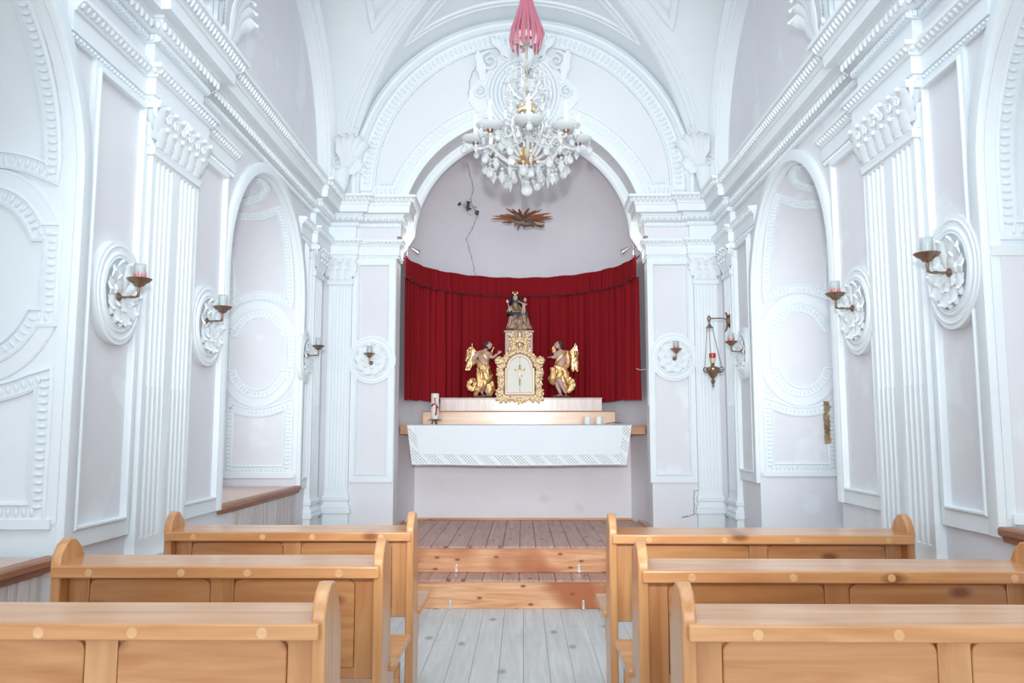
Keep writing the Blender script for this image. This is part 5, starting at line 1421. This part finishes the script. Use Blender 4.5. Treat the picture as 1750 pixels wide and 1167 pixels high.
ED=[('pel','wst'),('wst','chs'),('chs','nk'),('nk','nk2'),('chs','shL'),('shL','elL'),('elL','wrL'),('chs','shR'),('shR','elR'),('elR','wrR'),('pel','hpL'),('hpL','knL'),('knL','anL'),('pel','hpR'),('hpR','knR'),('knR','anR')]
skin('body',N,ED,M['oldgold'],md,'pel')
head(md,C(478,290,-.015),.036,(.15,-1,-.05),covered=True)
mb=MB(); 
def hood(u,v):   # mantle from the head over shoulders to the seat
    a=u; t=v; r=.042+.055*t**.8+.01*math.sin(5*a+8*t)*t; return Vector(C(478,290,.0))+Vector((r*1.05*math.cos(a),.008+r*.8*math.sin(a),.040-.235*t))
mb.grid(hood,lin(-.45,PI+.45,26),lin(0,1,12)); mb.blob(C(478,268,.004),(.040,.036,.036),None,14,8)
o=mb.build('blue_mantle',M['blue'],md,smooth=60,fix=False); sol=o.modifiers.new('thick','SOLIDIFY'); sol.thickness=.005
mb=MB(); mb.tube([V(345,600,-.05),V(400,645,-.085),V(500,640,-.10),V(590,610,-.09)],[.016,.022,.022,.014],8,flat=.6,up=(0,-1,0)); mb.tube([V(690,560,-.02),V(715,640,-.03),V(725,760,-.02)],[.016,.022,.012],8); mb.build('blue_fold',M['blue'],md,smooth=60)
mb=MB(); loft(mb,[(*C(540,640,-.02),.085,.05,.03),(*C(545,700,-.045),.105,.072,.05),(*C(545,800,-.03),.112,.072,.09),(*C(545,900,-.02),.128,.078,.12),(*C(545,930,-.02),.135,.08,.1)],9,seed=4); mb.build('robe_skirt',M['oldgold'],md,smooth=60)
mb=MB()
for (x0,x1) in ((470,430),(500,510),(610,600),(650,700),(400,350),(560,560)): mb.tube([V(x0,690,-.10),V((x0+x1)/2,790,-.112),V(x1,900,-.095)],[.010,.013,.009],7)
mb.build('robe_folds',M['oldgold'],md,smooth=60)
mb=MB(); mb.tube([V(430,440,-.035),V(440,500,-.05),V(500,560,-.055)],[.012,.016,.012],8); mb.tube([V(520,440,-.03),V(540,500,-.05),V(520,560,-.055)],[.012,.016,.012],8); mb.build('brown_bodice',M['brown'],md,smooth=60)
mb=MB(); loft(mb,[(*C(545,980,0),.152,.095,.03),(*C(545,940,0),.140,.088,.05),(*C(545,905,0),.120,.075,.05)],7,seed=8); mb.build('carved_base',M['brown'],md,smooth=50)
mb=MB()
for i in range(9): mb.blob(V(450+28*i,940,-.085),(.011,.010,.012),None,7,5)
mb.build('base_clouds',M['oldgold'],md)
mb=MB(); cz=Vector(C(472,205,0)); mb.lathe([(.030,-.012),(.031,-.002),(.027,.0),(.027,-.012)],18,Matrix.Translation(cz))
for i in range(8):
    a=i*PI/4; mb.blob(cz+Vector((.028*math.cos(a),.028*math.sin(a),.012)),(.008,.006,.016),Matrix.Rotation(a,4,'Z'),7,5)
mb.build('crown',M['gold'],md)
mb=MB(); mb.tube([V(375,585,-.07),V(340,470,-.065),V(322,410,-.06)],[.004,.0035,.003],6)
for (x,y) in ((315,350),(300,375),(330,375),(318,395),(310,365)): mb.blob(V(x,y,-.06),(.008,.007,.010),None,7,5)
mb.build('sceptre',M['palegold'],md)
hand('hand',md,C(350,535,-.056),(.3,-.2,.5),(0,-1,0),.036,'flesh',1.0); hand('hand',md,C(600,600,-.07),(-.5,-.1,.1),(0,-1,0),.034,'flesh',.8)
# child
N={'pel':(C(645,530,-.06),.020),'chs':(C(655,450,-.06),.022),'nk':(C(668,400,-.06),.009),'shL':(C(632,430,-.06),.012),'elL':(C(600,400,-.065),.008),'wrL':(C(555,385,-.07),.006),
   'shR':(C(685,430,-.06),.012),'elR':(C(712,440,-.07),.009),'wrR':(C(690,455,-.085),.007),'hL':(C(632,545,-.06),.015),'kL':(C(625,590,-.065),.011),'aL':(C(630,635,-.06),.007),'hR':(C(662,545,-.06),.015),'kR':(C(665,590,-.07),.011),'aR':(C(665,640,-.065),.007)}
ch_=skin('child_body',N,[('pel','chs'),('chs','nk'),('chs','shL'),('shL','elL'),('elL','wrL'),('chs','shR'),('shR','elR'),('elR','wrR'),('pel','hL'),('hL','kL'),('kL','aL'),('pel','hR'),('hR','kR'),('kR','aR')],M['flesh'],md,'pel')
mb=MB(); mb.blob((0,0,0),(.019,.021,.024),None,12,9); mb.blob((-.004,-.021,-.003),(.003,.005,.005)); mb.v=[v+Vector(C(675,345,-.062)) for v in mb.v]; mb.build('child_head',M['flesh'],ch_,smooth=80)
mb=MB(); mb.blob(C(675,332,-.054),(.020,.019,.020),None,12,8); mb.build('child_hair',M['brown'],ch_,smooth=80)
mb=MB(); mb.blob(C(545,375,-.075),(.009,.009,.010)); mb.build('held_fruit',M['palegold'],md)

# ------------------------------------------------------------------ cracks, wear
def crack(surf,pts,w,name,parent,lift=.0006,seed=1):
    rr=random.Random(seed); p=dense(pts,False,.02); q=[]
    for i,(u,v) in enumerate(p): q.append((u+rr.uniform(-1,1)*.006,v+rr.uniform(-1,1)*.004))
    mb=MB(); m=miters(q,False); vs=[];fs=[]
    for i,((u,v),(a,b)) in enumerate(zip(q,m)):
        ww=w*(.4+.6*rr.random())
        for k in (-1,1):
            P,N_=surf(u+a*ww*k,v+b*ww*k); vs.append(P+N_*lift)
    fs=[(2*i,2*i+1,2*i+3,2*i+2) for i in range(len(q)-1)]
    mb.add(vs,fs); return mb.build(name,M['bluedark'],parent,smooth=0)
def s_apse(u,z):   # u = x
    X0,D0,Y0=1.268,1.416,YF+.26
    if z<=AZ: k=1
    else: k=math.sqrt(max(.01,1-((z-AZ)/1.238)**2))
    c=max(-.99,min(.99,u/(X0*k))); y=Y0+D0*k*math.sqrt(1-c*c)
    return Vector((u,y,z)),Vector((-u*.6,-1,-.5 if z>AZ else 0)).normalized()
crack(s_apse,[(-.60,4.30),(-.56,4.12),(-.60,4.02),(-.53,3.86),(-.66,3.60),(-.60,3.42),(-.56,3.20)],.0035,'crack',wallA,.004,3)
crack(s_front(),[(-.55,4.72),(-.52,4.95),(-.42,5.14)],.003,'crack',wallF,.034,5)
crack(s_front(),[(1.52,.55),(1.60,.56),(1.64,.58),(1.645,.80),(1.70,.80)],.004,'crack',wallF,.002,6)
crack(s_side(1),[(7.45,.70),(7.5,.86),(7.55,.9)],.006,'crack',wallR,.003,7)
sj,_,_=s_recess(1,5.15,6.9,0.)
mb=MB(); rr=random.Random(8); pts=[]
zz=lin(1.27,1.62,26)
L1=[(.545+rr.uniform(-.006,.006),z) for z in zz]; R1=[(.585+rr.uniform(-.012,.010),z) for z in zz[::-1]]
mb.prism(L1+R1,(W,6.9,0),(1,0,0),(0,0,1),(0,-1,0),.020)
for i in range(60):
    z=rr.uniform(1.28,1.6); mb.blob((W+.565+rr.uniform(-.014,.014),6.882,z),(.008,.008,.012),None,6,4)
mb.build('exposed_mortar',M['brick'],wallR,smooth=0)
# thin wire along the niche jamb and small switch
mb=MB(); mb.tube([(1.15,8.29,2.0),(1.19,8.285,1.985),(1.246,8.27,1.99)],.003,5); mb.tube([(1.247,8.12,1.99),(1.247,8.12,1.7)],.003,5); mb.box(1.238,1.249,8.10,8.14,1.62,1.72); trim(mb,'thin white cable and switch in the niche')

# ------------------------------------------------------------------ light
w=bpy.data.worlds.new('world'); sc.world=w; w.use_nodes=True
bg=w.node_tree.nodes['Background']; bg.inputs[0].default_value=(.90,.96,1.0,1); bg.inputs[1].default_value=.8
def area(name,loc,target,size,power,color=(1,1,1),sy=None,parent=None):
    l=bpy.data.lights.new(name,'AREA'); l.energy=power; l.size=size; l.color=color
    if sy: l.shape='RECTANGLE'; l.size_y=sy
    o=bpy.data.objects.new(name,l); COL.objects.link(o); o.location=loc
    o.rotation_euler=(Vector(target)-Vector(loc)).to_track_quat('-Z','Y').to_euler(); return o
l=bpy.data.lights.new('camera_flash','SPOT'); l.energy=1050; l.spot_size=math.radians(64); l.spot_blend=1.0; l.shadow_soft_size=.09; l.color=(1,.985,.97)
o=bpy.data.objects.new('camera_flash',l); COL.objects.link(o); o.location=(0.0,-.10,1.84); o.rotation_euler=(Vector((0,8,3.0))-o.location).to_track_quat('-Z','Y').to_euler()
l=bpy.data.lights.new('ceiling_bounce_fill','SPOT'); l.energy=1700; l.spot_size=math.radians(88); l.spot_blend=.9; l.shadow_soft_size=.06; l.color=(.97,.99,1.0)  # second spot, added to fill the near walls by bounce off the ceiling
o=bpy.data.objects.new('ceiling_bounce_fill',l); COL.objects.link(o); o.location=(0.0,-.12,1.9); o.rotation_euler=(Vector((0,1.3,5.8))-o.location).to_track_quat('-Z','Y').to_euler()
area('rear_fill',(0,-8,2.9),(0,6,2.9),6.0,560,(.92,.97,1.0),4.6)  # big fill lamp added behind the camera; no entrance is modelled
for s in (-1,1):
    for (y0,y1),pw in zip(REC[s],(8,3.5)):
        area('window_fill',(s*(W+DEP-.06),(y0+y1)/2,1.9),(0,(y0+y1)/2,1.9),1.05,pw,(.84,.93,1.0),1.45)  # fill lamps added in the unseen recess windows to even out the walls
for k in range(8):
    a=OFF+k*PI/4; l=bpy.data.lights.new('candle_bulb_light','POINT'); l.energy=1.3; l.color=(1,.90,.80); l.shadow_soft_size=.02
    o=bpy.data.objects.new('candle_bulb_light',l); COL.objects.link(o); o.location=(CX_+RA*math.cos(a),CY_+RA*math.sin(a),3.885)
for x in (-1.12,1.08):
    l=bpy.data.lights.new('curtain_spotlight_bulb','POINT'); l.energy=1.2; l.color=(1,.93,.86); l.shadow_soft_size=.03
    o=bpy.data.objects.new('curtain_spotlight_bulb',l); COL.objects.link(o); o.location=(x,8.22,3.20)
# ------------------------------------------------------------------ camera
F_=1400.;yaw=math.atan(18/F_);pit=math.atan(151.5/F_)
cam=bpy.data.cameras.new('camera'); co=bpy.data.objects.new('camera',cam); COL.objects.link(co)
cam.sensor_width=36; cam.lens=F_/1750*36; cam.clip_start=.05
co.location=(0,0,1.38); co.rotation_euler=(PI/2+pit,0,yaw)
sc.camera=co
sc.view_settings.view_transform='Standard'; sc.view_settings.look='None'; sc.view_settings.gamma=1; sc.view_settings.use_curve_mapping=False
sc.view_settings.exposure=-0.12
